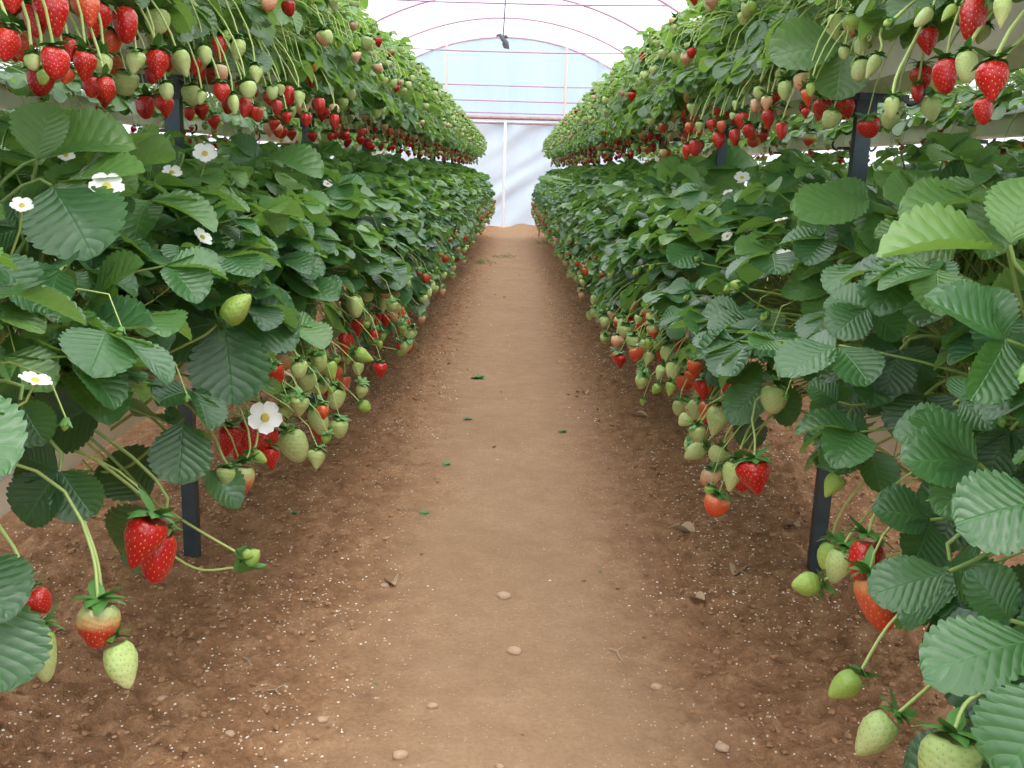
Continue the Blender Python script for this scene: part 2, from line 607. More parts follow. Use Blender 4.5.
def calyx_geo(mb, mat, r, big=1.0, flare=None):
    n = r.randint(9, 12)
    for k in range(n):
        a = k * 2 * PI / n + r.uniform(-.15, .15)
        L = r.uniform(.50, .74) * big
        lift = r.uniform(.1, .75) if flare is None else flare + r.uniform(-.15, .15)
        ca, sa = math.cos(a), math.sin(a)
        pts, V = [], []
        for s in (0, .25, .5, .75, 1):
            rad = L * s
            z = .02 + lift * L * s - .45 * L * s * s * (1 if lift < .6 else .3)
            w = (.06, .15, .165, .105, .0)[int(s * 4)] * big
            V += [(ca * rad - sa * w, sa * rad + ca * w, z), (ca * rad, sa * rad, z + .02), (ca * rad + sa * w, sa * rad - ca * w, z)]
        Fc = []
        for i in range(4):
            for j in range(2):
                q = i * 3 + j
                Fc.append((q, q + 1, q + 4, q + 3))
        mb.add(V, Fc, mat)
    mb.add([(.05, 0, .0), (0, .05, 0), (-.05, 0, 0), (0, -.05, 0), (.02, 0, .12), (0, .02, .12), (-.02, 0, .12), (0, -.02, .12)],
           [(0, 1, 5, 4), (1, 2, 6, 5), (2, 3, 7, 6), (3, 0, 4, 7), (4, 5, 6, 7)], mat)


def calyx_mesh(i, flare=None):
    mb = MB()
    calyx_geo(mb, 0, np.random.RandomState(50 + i), 1.0, flare)
    return mb.mesh('calyx', ['sepal'])


BK = ('red', 'orange', 'half', 'pink', 'pale', 'green')
B_HI = {k: [berry_mesh('strawberry_' + k, k, 10 * i + j, True, False) for j in range(4)] for i, k in enumerate(BK)}
B_LO = {k: [berry_mesh('strawberry_far_' + k, k, 10 * i + j, False, True) for j in range(3)] for i, k in enumerate(BK)}
CALYX = [calyx_mesh(i) for i in range(5)]
CALYX_UP = [calyx_mesh(7 + i, 0.9) for i in range(2)]
B_LABEL = {'red': 'ripe red strawberry', 'orange': 'orange-red strawberry', 'half': 'half-ripe strawberry with green shoulders',
           'pink': 'pale pinkish unripe strawberry', 'pale': 'pale whitish-green unripe strawberry', 'green': 'small green unripe strawberry'}


def flower_meshes():
    mb = MB()
    for k in range(5):
        a = k * 2 * PI / 5
        V, Fc = [], []
        prof = [(.06, .03), (.2, .17), (.36, .25), (.48, .21), (.56, .08)]
        for i, (rd, w) in enumerate(prof):
            for j, t in enumerate((-1, -.5, 0, .5, 1)):
                x, y = rd - .03 * abs(t) * (i == 4), w * t
                z = .02 + .10 * t * t * (rd) + .22 * rd * rd + .004 * (k % 2)
                V.append((x * math.cos(a) - y * math.sin(a), x * math.sin(a) + y * math.cos(a), z))
        for i in range(4):
            for j in range(4):
                q = i * 5 + j
                Fc.append((q, q + 1, q + 6, q + 5))
        mb.add(V, Fc, 0)
    r = np.random.RandomState(3)
    for k in range(10):
        a = k * PI / 5 + .3
        V = [(math.cos(a + .12) * .1, math.sin(a + .12) * .1, -.01), (math.cos(a - .12) * .1, math.sin(a - .12) * .1, -.01),
             (math.cos(a + .14) * .3, math.sin(a + .14) * .3, -.0), (math.cos(a - .14) * .3, math.sin(a - .14) * .3, -.0), (math.cos(a) * .5, math.sin(a) * .5, .03)]
        mb.add(V, [(0, 1, 3, 2), (2, 3, 4, 4)][:1], 1)
        mb.add(V, [(2, 3, 4)], 1)
    fl = mb.mesh('flower', ['petal', 'sepal'])
    mc = MB()
    for i in range(46):
        a = i * 2.39996
        rr = .135 * math.sqrt(i / 46)
        x, y, z = rr * math.cos(a), rr * math.sin(a), .06 + .07 * (1 - (rr / .14) ** 2)
        q = .016
        mc.add([(x - q, y, z), (x, y - q, z), (x + q, y, z), (x, y + q, z), (x, y, z + q * 1.3)], [(0, 1, 4), (1, 2, 4), (2, 3, 4), (3, 0, 4)], 0)
    th = np.linspace(0, 2 * PI, 13)[:-1]
    V = [(0.15 * math.cos(t), 0.15 * math.sin(t), .02) for t in th] + [(.11 * math.cos(t), .11 * math.sin(t), .09) for t in th] + [(0, 0, .12)]
    mc.add(V, [(i, (i + 1) % 12, 12 + (i + 1) % 12, 12 + i) for i in range(12)], 0)
    mc.add(V, [(12 + i, 12 + (i + 1) % 12, 24) for i in range(12)], 0)
    return fl, mc.mesh('flower_centre', ['pollen'])


FLOWER, FCENTRE = flower_meshes()


def bud_mesh():
    mb = MB()
    r = np.random.RandomState(9)
    # green knob with upright leafy sepals
    n = 8
    for k in range(11):
        a = k * 2 * PI / 11 + r.uniform(-.2, .2)
        L = r.uniform(.7, 1.0)
        out = r.uniform(.35, .9)
        V = []
        for s in (0, .3, .6, 1):
            rad = .12 + out * L * s * .7
            z = -L * s * (1 - .5 * out * s) + .1
            w = (.08, .13, .10, .0)[(0, .3, .6, 1).index(s)]
            ca, sa = math.cos(a), math.sin(a)
            V += [(ca * rad - sa * w, sa * rad + ca * w, z), (ca * rad, sa * rad, z + .03), (ca * rad + sa * w, sa * rad - ca * w, z)]
        mb.add(V, [(i * 3 + j, i * 3 + j + 1, i * 3 + j + 4, i * 3 + j + 3) for i in range(3) for j in range(2)], 0)
    v = np.linspace(0, 1, 9)
    rr = .26 * np.sin(np.clip(v, 0, 1) * PI) ** .7
    th = np.arange(12) * 2 * PI / 12
    P = [(q * math.cos(t), q * math.sin(t), -vv * .8 + .08) for vv, q in zip(v, rr) for t in th]
    mb.add(P, [(i * 12 + j, (i + 1) * 12 + j, (i + 1) * 12 + (j + 1) % 12, i * 12 + (j + 1) % 12) for i in range(8) for j in range(12)], 1)
    return mb.mesh('flower_bud', ['sepal', 'green'])


BUD = bud_mesh()

# ------------------------------------------------------------------ plants
POST_X, TROUGH_HALF = 0.80, 0.10
LOW_Z, UP_Z = 0.50, 1.20           # undersides of the troughs
LOW_TOP, UP_TOP = 0.60, 1.29       # compost level: where a plant stands

# regions of the picture where bare ground, the white end wall or one clear berry shows: no random leaf hangs there
CLEAR = [
    [(503, 205), (470, 236), (446, 262), (424, 302), (398, 335), (345, 352), (318, 352), (286, 398), (256, 388), (222, 425), (216, 486), (185, 505),
     (128, 505), (60, 522), (34, 548), (40, 700), (0, 706), (0, 768), (958, 768), (925, 680), (905, 640), (862, 625), (858, 520), (842, 472), (800, 470), (792, 418),
     (772, 432), (745, 425), (700, 410), (668, 372), (634, 330), (600, 300), (570, 262), (548, 236), (528, 205)],
    [(355, 0), (402, 58), (440, 98), (470, 128), (484, 155), (484, 178), (540, 178), (546, 148), (600, 84), (642, 44), (690, 0)],
    [(168, 62), (200, 62), (200, 128), (168, 128)],
    [(60, 498), (74, 452), (128, 420), (150, 424), (146, 452), (96, 500)],
    [(0, 505), (18, 500), (26, 540), (0, 556)],
    [(838, 74), (905, 74), (905, 110), (872, 120), (868, 178), (836, 178)],
    [(885, 45), (1024, 25), (1024, 52), (1005, 120), (900, 128), (870, 95)],
]


def inside(px, py, poly):
    c = False
    j = len(poly) - 1
    for i in range(len(poly)):
        xi, yi = poly[i]
        xj, yj = poly[j]
        if (yi > py) != (yj > py) and px < (xj - xi) * (py - yi) / (yj - yi + 1e-9) + xi:
            c = not c
        j = i
    return c


KEEP = []      # (pixel x, pixel y, radius, depth): one particular fruit, flower or leaf that nothing hangs in front of


def hides(px, py, w):
    for kx, ky, kr, kd in KEEP:
        if w < kd + .02 and (px - kx) ** 2 + (py - ky) ** 2 < kr * kr:
            return True
    return False


SPECS = {
    'low': dict(n=66, L=(.060, .100), mat='leaf_low', rx=.41, top=.43, down=.22, back=.30, phi=(-38, 175)),
    'up': dict(n=72, L=(.042, .070), mat='leaf_up', rx=.33, top=.37, down=.10, back=.30, phi=(-32, 180)),
    'far': dict(n=56, L=(.058, .09), mat='leaf_up', rx=.40, top=.36, down=.08, back=.30, phi=(-15, 180)),
}


def grow(kind, seed, origin=None, mirror=1, tpl='lo', hero_leaves=(), hero_stalks=(), clear=True, nmul=1.0, clear_r=1.0):
    """one plant in its own frame: +x towards the aisle, z=0 at the compost; returns foliage mesh, stalk mesh, berries, flowers"""
    sp = SPECS[kind]
    r = random.Random(seed)
    mb, ms = MB(), MB()

    def world(p):
        return (origin[0] + mirror * p[0], origin[1] + mirror * p[1], origin[2] + p[2])
    for i in range(int(sp['n'] * nmul)):
        for attempt in range(16):
            ph = R(sp['phi'][0] + (sp['phi'][1] - sp['phi'][0]) * r.random() ** 1.05)
            rad = r.uniform(.45, 1.0) ** .6
            cx, cz = math.cos(ph), math.sin(ph)
            x = (sp['rx'] if cx > 0 else sp['back']) * cx * rad
            z = (sp['top'] if cz > 0 else sp['down'] / .62) * cz * rad + (.03 if cz > 0 else 0)
            y = r.gauss(0, .11)
            J = np.array((x, y, z))
            L = r.uniform(*sp['L'])
            outw = unit((cx, y * 1.2, max(cz, -.2)))
            n = unit(outw * r.uniform(.25, .75) + np.array((0, 0, .85)) + np.array([r.uniform(-.4, .4) for _ in range(3)]))
            az = r.uniform(-75, 75)
            h = unit((cx + .05, y * 2 + .01, 0))
            d = np.array((h[0] * math.cos(R(az)) - h[1] * math.sin(R(az)), h[0] * math.sin(R(az)) + h[1] * math.cos(R(az)), r.uniform(-.45, .25) - (.5 if cz < .1 else 0)))
            if kind == 'low' and cz > .75 and r.random() < .35:
                d[2] += .8
            if origin is not None and clear:
                ok = True
                for q in (J, J + unit(d) * L * 1.0, J + unit(d) * L * .5 + np.cross(unit(d), n) * L * .7, J + unit(d) * L * .5 - np.cross(unit(d), n) * L * .7):
                    px, py, w = proj(world(q))
                    if any(inside(px, py, poly) for poly in CLEAR) or w < .62 or hides(px, py, w):
                        ok = False
                        break
                if not ok:
                    continue
            hgt = max(0, z) / sp['top']
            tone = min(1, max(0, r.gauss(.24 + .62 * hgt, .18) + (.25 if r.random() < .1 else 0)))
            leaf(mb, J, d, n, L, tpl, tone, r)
            c = (r.uniform(-.03, .05), y * .35, .0)
            mid = (c[0] * .6 + x * .25, y * .5, max(.10, z * .8 + .05) if z > -.02 else .14)
            tube(mb, bez(c, (c[0] + x * .08, y * .4, .05 + .5 * max(z, .12)), mid if z < .05 else (x * .75, y * .8, z * .95), J - unit(d) * .002, 8),
                 np.linspace(.0026, .0016, 8), 1, 5, .5, False)
            break
    for sl in hero_leaves:
        leaf(mb, sl['J'], sl['d'], sl['n'], sl['L'], 'hi', sl['tone'], r, sl['count'], sl['w'], sl.get('spread', 72), sl.get('cup'), sl.get('droop'))
        if sl['stalk'] is not None:
            tube(mb, sl['stalk'], np.linspace(.0032, .0022, len(sl['stalk'])), 1, 6, .5, False)
    for pts in hero_stalks:
        tube(ms, pts, .0016 if len(pts) == 10 else .0021, 0, 6)
    berries, flowers, buds = [], [], []
    nb = {'low': r.randint(8, 11), 'up': r.randint(13, 16), 'far': 7}[kind]
    nb = int(round(nb * (nmul if nmul < 1 else 1)))
    for i in range(nb):
        for attempt in range(5):
            if kind == 'low':
                x, z = r.uniform(.27, .455), r.uniform(-.20, .03)
                k = r.choices(BK, (2, 1, .6, 1.5, 5, 3))[0]
                ln = r.uniform(.034, .048) if k != 'green' else r.uniform(.022, .034)
                y = r.gauss(0, .08)
            else:
                z = r.uniform(-.19, -.03) if r.random() < .62 else r.uniform(-.05, .22)
                x = r.uniform(.13, .31) if z < 0 else .34 * math.sqrt(1 - (z / .40) ** 2) + r.uniform(.0, .05)
                low = z < -.09
                k = r.choices(BK, (6, 1.5, .6, 1, 1, .3) if low else (.7, .4, .3, 1.6, 5, 3.5))[0]
                if low:
                    x = r.uniform(.14, .26)
                ln = r.uniform(.028, .040) if k != 'green' else r.uniform(.020, .028)
                y = r.uniform(-.13, .13)
            if origin is not None and clear and kind == 'low':
                px, py, w = proj(world((x, y, z)))
                if w < 1.9:
                    continue
            if origin is not None and kind == 'up':
                px, py, w = proj(world((x, y, z)))
                if w < 1.25:
                    continue
            if origin is not None and (hides(px, py, w) or (kind == 'up' and z > 0 and any(inside(px, py, poly) for poly in CLEAR))):
                continue
            berries.append((k, (x, y, z), (r.uniform(-.25, .25), r.uniform(-.2, .35), r.uniform(0, 6.28)), ln, r.uniform(.85, 1.05)))
            s = (r.uniform(0, .06), y * .4, .02)
            tube(ms, bez(s, (.10, y * .6, r.uniform(.06, .16)), (x - .01, y, z + r.uniform(.09, .2)), (x, y, z + ln * .1), 9), np.linspace(.0018, .0011, 9), 0, 5, .5, False)
            break
    # pale thread-like empty stalks and young green buds in the truss
    for i in range({'low': 3, 'up': 9, 'far': 3}[kind]):
        x, y, z = r.uniform(.14, .36), r.uniform(-.14, .14), r.uniform(-.10, .12) if kind != 'low' else r.uniform(-.05, .25)
        px, py, w = proj(world((x, y, z))) if origin is not None else (0, 0, 9)
        if origin is not None and any(inside(px, py, poly) for poly in CLEAR):
            continue
        tube(ms, bez((.02, y * .4, .02), (.10, y * .7, .14), (x, y, z + .14), (x, y, z), 8), .0011, 0, 4, .5, False)
        if i % 3 != 2 or kind == 'low':
            buds.append(((x, y, z), (r.uniform(-.6, .6), r.uniform(-.6, .6), 0), r.uniform(.012, .019)))
    for i in range({'low': r.choice((1, 1, 2)), 'up': r.choice((0, 0, 1)), 'far': 0}[kind]):
        x, y, z = r.uniform(-.05, .36), r.uniform(-.12, .12), 0
        z = sp['top'] * math.sqrt(max(0.05, 1 - (x / .42) ** 2)) * r.uniform(.75, .98) if kind == 'low' else r.uniform(.05, .25)
        px, py, w = proj(world((x, y, z))) if origin is not None else (0, 0, 9)
        if origin is not None and any(inside(px, py, poly) for poly in CLEAR):
            continue
        tube(ms, bez((.02, y * .4, .02), (x * .5, y * .7, z * .7), (x, y, z - .05), (x, y, z), 8), .0013, 0, 5, .5, False)
        flowers.append(((x, y, z), (r.uniform(-.5, .5), r.uniform(0, .9), 0), r.uniform(.026, .034)))
    fo = mb.mesh('foliage', [sp['mat'], 'petiole'])
    st = ms.mesh('fruit_stalks', ['truss']) if ms.n else None
    return fo, st, berries, flowers, buds


def assemble(name, data, detail):
    """detail 2: calyx and flower centre as sub-parts; 1: berries and flowers as parts; 0: far copy"""
    fo, st, berries, flowers, buds = data
    root = bpy.data.objects.new(name, None)
    root.empty_display_size = .05
    C.objects.link(root)
    link('foliage', fo, root)
    if st is not None:
        link('fruit_stalks', st, root)
    for i, (k, p, rot, ln, w) in enumerate(berries):
        me = B_HI[k][i % 4] if detail == 2 else B_LO[k][i % 3]
        b = link('strawberry', me, root, p)
        b['label'] = B_LABEL[k]
        if isinstance(rot, Matrix):
            b.rotation_euler = rot.to_euler()
        else:
            b.rotation_euler = rot
        b.scale = (ln * w, ln * w, ln)
        if detail == 2:
            cx = link('calyx', CALYX[i % 5], b)
    if detail >= 0:
        for p, rot, s in flowers:
            f = link('flower', FLOWER, root, p)
            f['label'] = 'white five-petalled flower'
            f.rotation_euler = rot.to_euler() if isinstance(rot, Matrix) else rot
            f.scale = (s, s, s)
            if detail == 2:
                link('flower_centre', FCENTRE, f)
        for p, rot, s in (buds if detail else buds[::3]):
            b = link('flower_bud', BUD, root, p)
            b.rotation_euler = rot.to_euler() if isinstance(rot, Matrix) else rot
            b.scale = (s, s, s)
    return root


def copy_plant(src):
    r = src.copy()
    C.objects.link(r)
    for ch in src.children:
        c = ch.copy()
        C.objects.link(c)
        c.parent = r
        for g in ch.children:
            d = g.copy()
            C.objects.link(d)
            d.parent = c
    return r


ORD = ['first', 'second', 'third', 'fourth', 'fifth', 'sixth', 'seventh', 'eighth', 'ninth', 'tenth', 'eleventh', 'twelfth']


# ---- hand-placed fruit, flowers and leaves of the near plants (pixel of the stalk end, pixel of the tip, distance of the hanging curtain from the aisle's middle)
def B(kind, top, tip, wpx, X, stalk=None):
    return ('b', kind, top, tip, wpx, X, stalk)


HERO_LOW = [
    # left row
    B('red', (154, 516), (131, 569), 43, .46, [(120, 478), (140, 495), (154, 516)]),
    B('red', (161, 532), (155, 584), 36, .47),
    B('half', (99, 600), (97, 650), 46, .45, [(82, 522), (94, 560), (98, 600)]),
    B('pale', (112, 641), (131, 688), 36, .44, [(84, 522), (97, 560), (104, 610), (112, 641)]),
    B('red', (33, 588), (47, 613), 25, .47, [(14, 548), (24, 570), (33, 588)]),
    B('pale', (42, 628), (46, 683), 28, .46, [(8, 590), (22, 610), (42, 628)]),
    B('pale', (288, 430), (300, 463), 27, .46, [(262, 408), (277, 415), (288, 430)]),
    B('red', (230, 425), (226, 457), 24, .52), B('red', (252, 420), (249, 452), 25, .50), B('red', (266, 424), (264, 456), 24, .49),
    B('red', (270, 447), (273, 470), 18, .48), B('red', (243, 432), (236, 462), 20, .54),
    B('half', (243, 464), (240, 499), 27, .47, [(248, 430), (250, 450), (243, 464)]),
    B('pale', (228, 466), (226, 489), 20, .48, [(216, 440), (222, 455), (228, 466)]),
    B('green', (252, 452), (267, 462), 11, .46, [(258, 432), (256, 445), (252, 452)]),
    B('green', (221, 321), (252, 296), 26, .46, [(155, 360), (185, 345), (205, 335), (221, 321)]),
    B('pale', (316, 406), (322, 436), 20, .45, [(262, 362), (290, 362), (318, 390), (316, 406)]),
    B('pale', (337, 388), (335, 410), 17, .45), B('green', (360, 402), (370, 411), 14, .42, [(300, 365), (330, 375), (348, 390), (360, 402)]),
    B('green', (327, 362), (335, 379), 16, .46), B('green', (355, 352), (374, 360), 15, .43, [(310, 345), (335, 342), (355, 352)]),
    B('red', (345, 330), (346, 356), 17, .47), B('red', (356, 318), (358, 338), 14, .48), B('red', (377, 311), (374, 328), 12, .47),
    B('pale', (352, 296), (358, 318), 15, .44), B('pale', (384, 296), (383, 312), 12, .44), B('green', (398, 350), (402, 356), 9, .40, [(350, 338), (375, 345), (398, 350)]),
    B('orange', (398, 302), (401, 320), 12, .43), B('red', (385, 312), (386, 328), 12, .45), B('pink', (395, 310), (394, 322), 10, .44), B('red', (416, 278), (416, 293), 9, .43),
    B('pale', (400, 286), (402, 302), 11, .42), B('pale', (412, 306), (412, 316), 8, .41), B('orange', (345, 375), (343, 392), 13, .5),
    B('pink', (240, 476), (238, 494), 16, .49),
    # right row
    B('green', (821, 583), (791, 586), 26, .44, [(990, 533), (930, 545), (870, 562), (821, 581)]),
    B('pale', (843, 547), (832, 584), 30, .47, [(862, 520), (850, 535), (843, 547)]),
    B('green', (832, 540), (824, 570), 22, .49),
    B('red', (868, 537), (862, 590), 37, .48, [(880, 505), (872, 520), (868, 537)]),
    B('orange', (869, 574), (886, 632), 33, .46),
    B('green', (860, 674), (829, 697), 29, .43, [(950, 580), (910, 605), (885, 630), (860, 672)]),
    B('pale', (895, 716), (856, 754), 40, .42, [(945, 672), (925, 690), (895, 716)]),
    B('pale', (953, 734), (945, 792), 52, .42, [(985, 690), (965, 705), (953, 734)]),
    B('green', (840, 474), (826, 498), 21, .50, [(858, 455), (850, 460), (840, 474)]),
    B('red', (754, 459), (757, 495), 34, .42, [(752, 420), (755, 440), (754, 459)]),
    B('red', (744, 464), (742, 492), 20, .45),
    B('pale', (736, 461), (728, 492), 23, .41, [(748, 430), (742, 445), (736, 461)]),
    B('pale', (722, 447), (713, 462), 17, .42), B('pale', (704, 445), (685, 459), 17, .40, [(735, 405), (722, 425), (704, 445)]),
    B('pale', (722, 407), (711, 436), 25, .42), B('pale', (778, 386), (770, 414), 24, .46), B('red', (739, 424), (738, 440), 12, .47),
    B('orange', (685, 374), (685, 391), 20, .47), B('pale', (680, 400), (678, 416), 14, .43), B('pale', (698, 400), (694, 420), 16, .43),
    B('pale', (690, 414), (680, 426), 14, .42), B('red', (703, 412), (702, 428), 10, .48), B('pale', (668, 345), (664, 362), 12, .42), B('pale', (646, 340), (642, 352), 11, .40),
    B('pale', (652, 352), (645, 366), 11, .40), B('pale', (664, 366), (657, 380), 14, .40), B('pale', (675, 362), (671, 380), 13, .42), B('green', (660, 384), (653, 394), 11, .39),
    B('green', (672, 382), (668, 396), 11, .40), B('orange', (680, 330), (677, 352), 12, .50),
    B('pink', (633, 300), (634, 312), 11, .42), B('orange', (645, 312), (645, 326), 11, .44), B('orange', (641, 318), (638, 330), 10, .44), B('pale', (640, 316), (636, 324), 9, .40),
    B('pale', (624, 318), (617, 333), 7, .38, [(660, 298), (640, 310), (624, 318)]), B('red', (605, 270), (604, 286), 11, .46), B('red', (623, 276), (623, 292), 12, .47),
    B('red', (612, 284), (612, 296), 9, .45), B('pale', (613, 268), (610, 280), 9, .41), B('red', (605, 282), (608, 296), 10, .46),
]
HERO_UP = [
    B('red', (8, -10), (14, 14), 22, .47), B('red', (50, -6), (57, 38), 33, .50), B('red', (33, 4), (37, 38), 20, .52), B('orange', (84, -8), (90, 28), 26, .49), B('red', (101, 3), (92, 41), 26, .51),
    B('orange', (112, 31), (108, 56), 19, .52), B('red', (124, 8), (127, 44), 26, .50), B('red', (54, 48), (56, 80), 27, .47), B('red', (68, 38), (71, 62), 16, .50),
    B('orange', (67, 66), (64, 84), 17, .50), B('red', (10, 27), (4, 62), 25, .46), B('pale', (32, 54), (34, 71), 14, .49), B('green', (42, 70), (44, 85), 12, .5), B('red', (86, 52), (84, 82), 22, .48),
    B('pale', (104, 54), (102, 78), 18, .48), B('red', (93, 76), (91, 98), 17, .49), B('red', (105, 76), (108, 101), 19, .47), B('pale', (136, 51), (134, 75), 18, .49),
    B('pale', (155, 10), (159, 35), 22, .52), B('red', (156, 50), (159, 80), 24, .49), B('red', (151, 68), (152, 84), 13, .52), B('pale', (177, 52), (188, 77), 20, .47), B('pale', (166, 83), (168, 101), 14, .48),
    B('red', (217, 36), (221, 64), 16, .52), B('pale', (204, 46), (206, 65), 14, .5), B('pale', (239, 38), (236, 61), 15, .48), B('pink', (221, 65), (222, 82), 14, .5), B('red', (220, 82), (222, 102), 16, .48),
    B('red', (195, 57), (194, 75), 10, .53), B('pale', (202, 91), (200, 105), 9, .5), B('pale', (233, 94), (235, 115), 13, .47), B('red', (245, 96), (244, 118), 13, .47), B('pale', (246, 82), (250, 99), 15, .46),
    B('pale', (255, 65), (257, 84), 14, .46), B('red', (254, 106), (254, 120), 10, .47), B('red', (268, 92), (271, 107), 11, .5), B('pale', (271, 86), (274, 100), 11, .47), B('red', (276, 100), (277, 116), 11, .47),
    B('red', (287, 86), (289, 106), 12, .49), B('pale', (281, 84), (280, 96), 9, .46), B('pale', (299, 90), (300, 108), 12, .46), B('red', (295, 64), (296, 83), 12, .52), B('orange', (315, 62), (314, 72), 7, .5),
    B('red', (287, 112), (287, 124), 10, .47), B('red', (307, 113), (306, 128), 12, .46), B('red', (319, 98), (321, 114), 12, .47), B('pink', (334, 104), (335, 115), 9, .47), B('red', (335, 113), (334, 130), 11, .46),
    # right row
    B('red', (994, 61), (991, 103), 34, .46, [(1010, 30), (1002, 45), (994, 61)]), B('pale', (966, 51), (967, 84), 21, .47, [(985, 20), (975, 35), (966, 51)]), B('red', (946, 59), (947, 94), 24, .50),
    B('red', (929, 27), (928, 56), 21, .52), B('red', (977, -4), (967, 41), 29, .49), B('red', (983, 98), (984, 125), 20, .48, [(990, 80), (986, 90), (983, 98)]), B('red', (918, 85), (918, 103), 12, .58),
    B('pale', (892, 97), (891, 119), 15, .46, [(935, 0), (912, 45), (897, 75), (892, 97)]), B('pale', (1004, -4), (1000, 28), 19, .45), B('pale', (932, 10), (914, 26), 12, .48), B('green', (955, 5), (942, 22), 12, .47),
    B('pale', (878, 56), (866, 79), 15, .49, [(880, 36), (882, 46), (878, 56)]), B('pale', (862, 60), (858, 82), 17, .52), B('pale', (861, 36), (859, 60), 15, .52), B('pale', (835, 14), (835, 37), 16, .52),
    B('pale', (849, 17), (847, 32), 11, .52), B('pale', (845, 47), (843, 60), 10, .5), B('pale', (813, 32), (808, 50), 10, .54), B('pale', (786, 80), (784, 101), 16, .5), B('pink', (801, 73), (802, 93), 16, .49),
    B('orange', (807, 89), (808, 108), 14, .48), B('red', (805, 108), (806, 119), 9, .48), B('green', (811, 82), (810, 97), 10, .47), B('red', (843, 84), (840, 94), 9, .56), B('red', (845, 106), (843, 120), 9, .58),
    B('pink', (744, 75), (746, 87), 11, .52), B('pale', (759, 86), (758, 100), 10, .49), B('pink', (767, 96), (766, 112), 12, .48), B('pink', (756, 99), (755, 113), 11, .49), B('pale', (736, 100), (735, 111), 8, .48),
    B('red', (742, 112), (741, 130), 13, .49), B('red', (770, 109), (768, 130), 15, .50), B('red', (782, 122), (781, 140), 12, .49), B('red', (748, 124), (750, 140), 12, .49), B('red', (735, 129), (735, 146), 12, .48),
    B('red', (712, 119), (712, 133), 10, .49), B('orange', (722, 120), (722, 133), 10, .48), B('red', (718, 131), (719, 149), 13, .48), B('red', (687, 144), (686, 160), 10, .48), B('red', (695, 140), (695, 157), 12, .48),
    B('pale', (700, 122), (699, 133), 9, .47), B('pale', (734, 113), (731, 120), 8, .46), B('orange', (690, 122), (688, 133), 9, .48),
]
# flowers: (centre pixel, size in pixels, X, facing: towards the camera 1 .. up 0)
HERO_FLOWERS = [
    (265, 418, 34, .45, .75), (205, 154, 24, .62, .35), (107, 187, 34, .50, .25), (172, 173, 20, .66, .2), (66, 156, 18, .72, .2), (215, 299, 16, .49, .6), (292, 160, 12, .66, .3),
    (328, 184, 10, .6, .3), (310, 165, 10, .72, .3), (360, 142, 8, .7, .3), (22, 206, 22, .55, .2),
    (784, 258, 20, .55, .3), (742, 178, 16, .72, .2), (612, 170, 10, .6, .3), (826, 186, 14, .8, .2), (614, 225, 9, .45, .4), (640, 188, 9, .6, .3),
]
# buds: (top pixel, tip pixel, X)
HERO_BUDS = [
    ((240, 567), (262, 548), .43, [(70, 445), (100, 480), (150, 535), (195, 568), (240, 567)]), ((238, 553), (256, 556), .43, [(160, 505), (195, 528), (238, 553)]),
    ((735, 285), (722, 292), .46, [(880, 330), (810, 325), (765, 308), (735, 287)]), ((352, 268), (358, 276), .45, [(330, 262), (342, 264), (352, 268)]),
    ((768, 312), (760, 322), .48, [(830, 330), (800, 316), (768, 312)]), ((745, 288), (728, 282), .46, None),
    ((893, 20), (882, 26), .46, [(930, -10), (910, 5), (893, 20)]), ((60, 215), (64, 222), .6, None),
    ((690, 296), (682, 300), .42, [(760, 330), (725, 310), (690, 296)]), ((655, 265), (648, 270), .42, None), ((668, 268), (676, 262), .45, None), ((640, 268), (632, 276), .41, None),
    ((700, 262), (694, 256), .45, None), ((362, 305), (355, 316), .42, [(330, 275), (350, 285), (362, 305)]),
]


# leaves: (junction px, tip px, X, X at the tip, leaflets, width factor, tone, roll, stalk pixels, stalk X)
def Lf(J, T, X, X2=None, c=3, w=1.0, tone=.4, roll=0, stalk=None, face=0.35, spread=72, cup=None, droop=None, SX=None):
    return dict(Jp=J, Tp=T, X=X, X2=X if X2 is None else X - .25 * (X - X2), count=c, w=w, tone=tone, roll=roll, stalk=stalk, face=face, spread=spread, cup=cup, droop=droop, SX=SX)


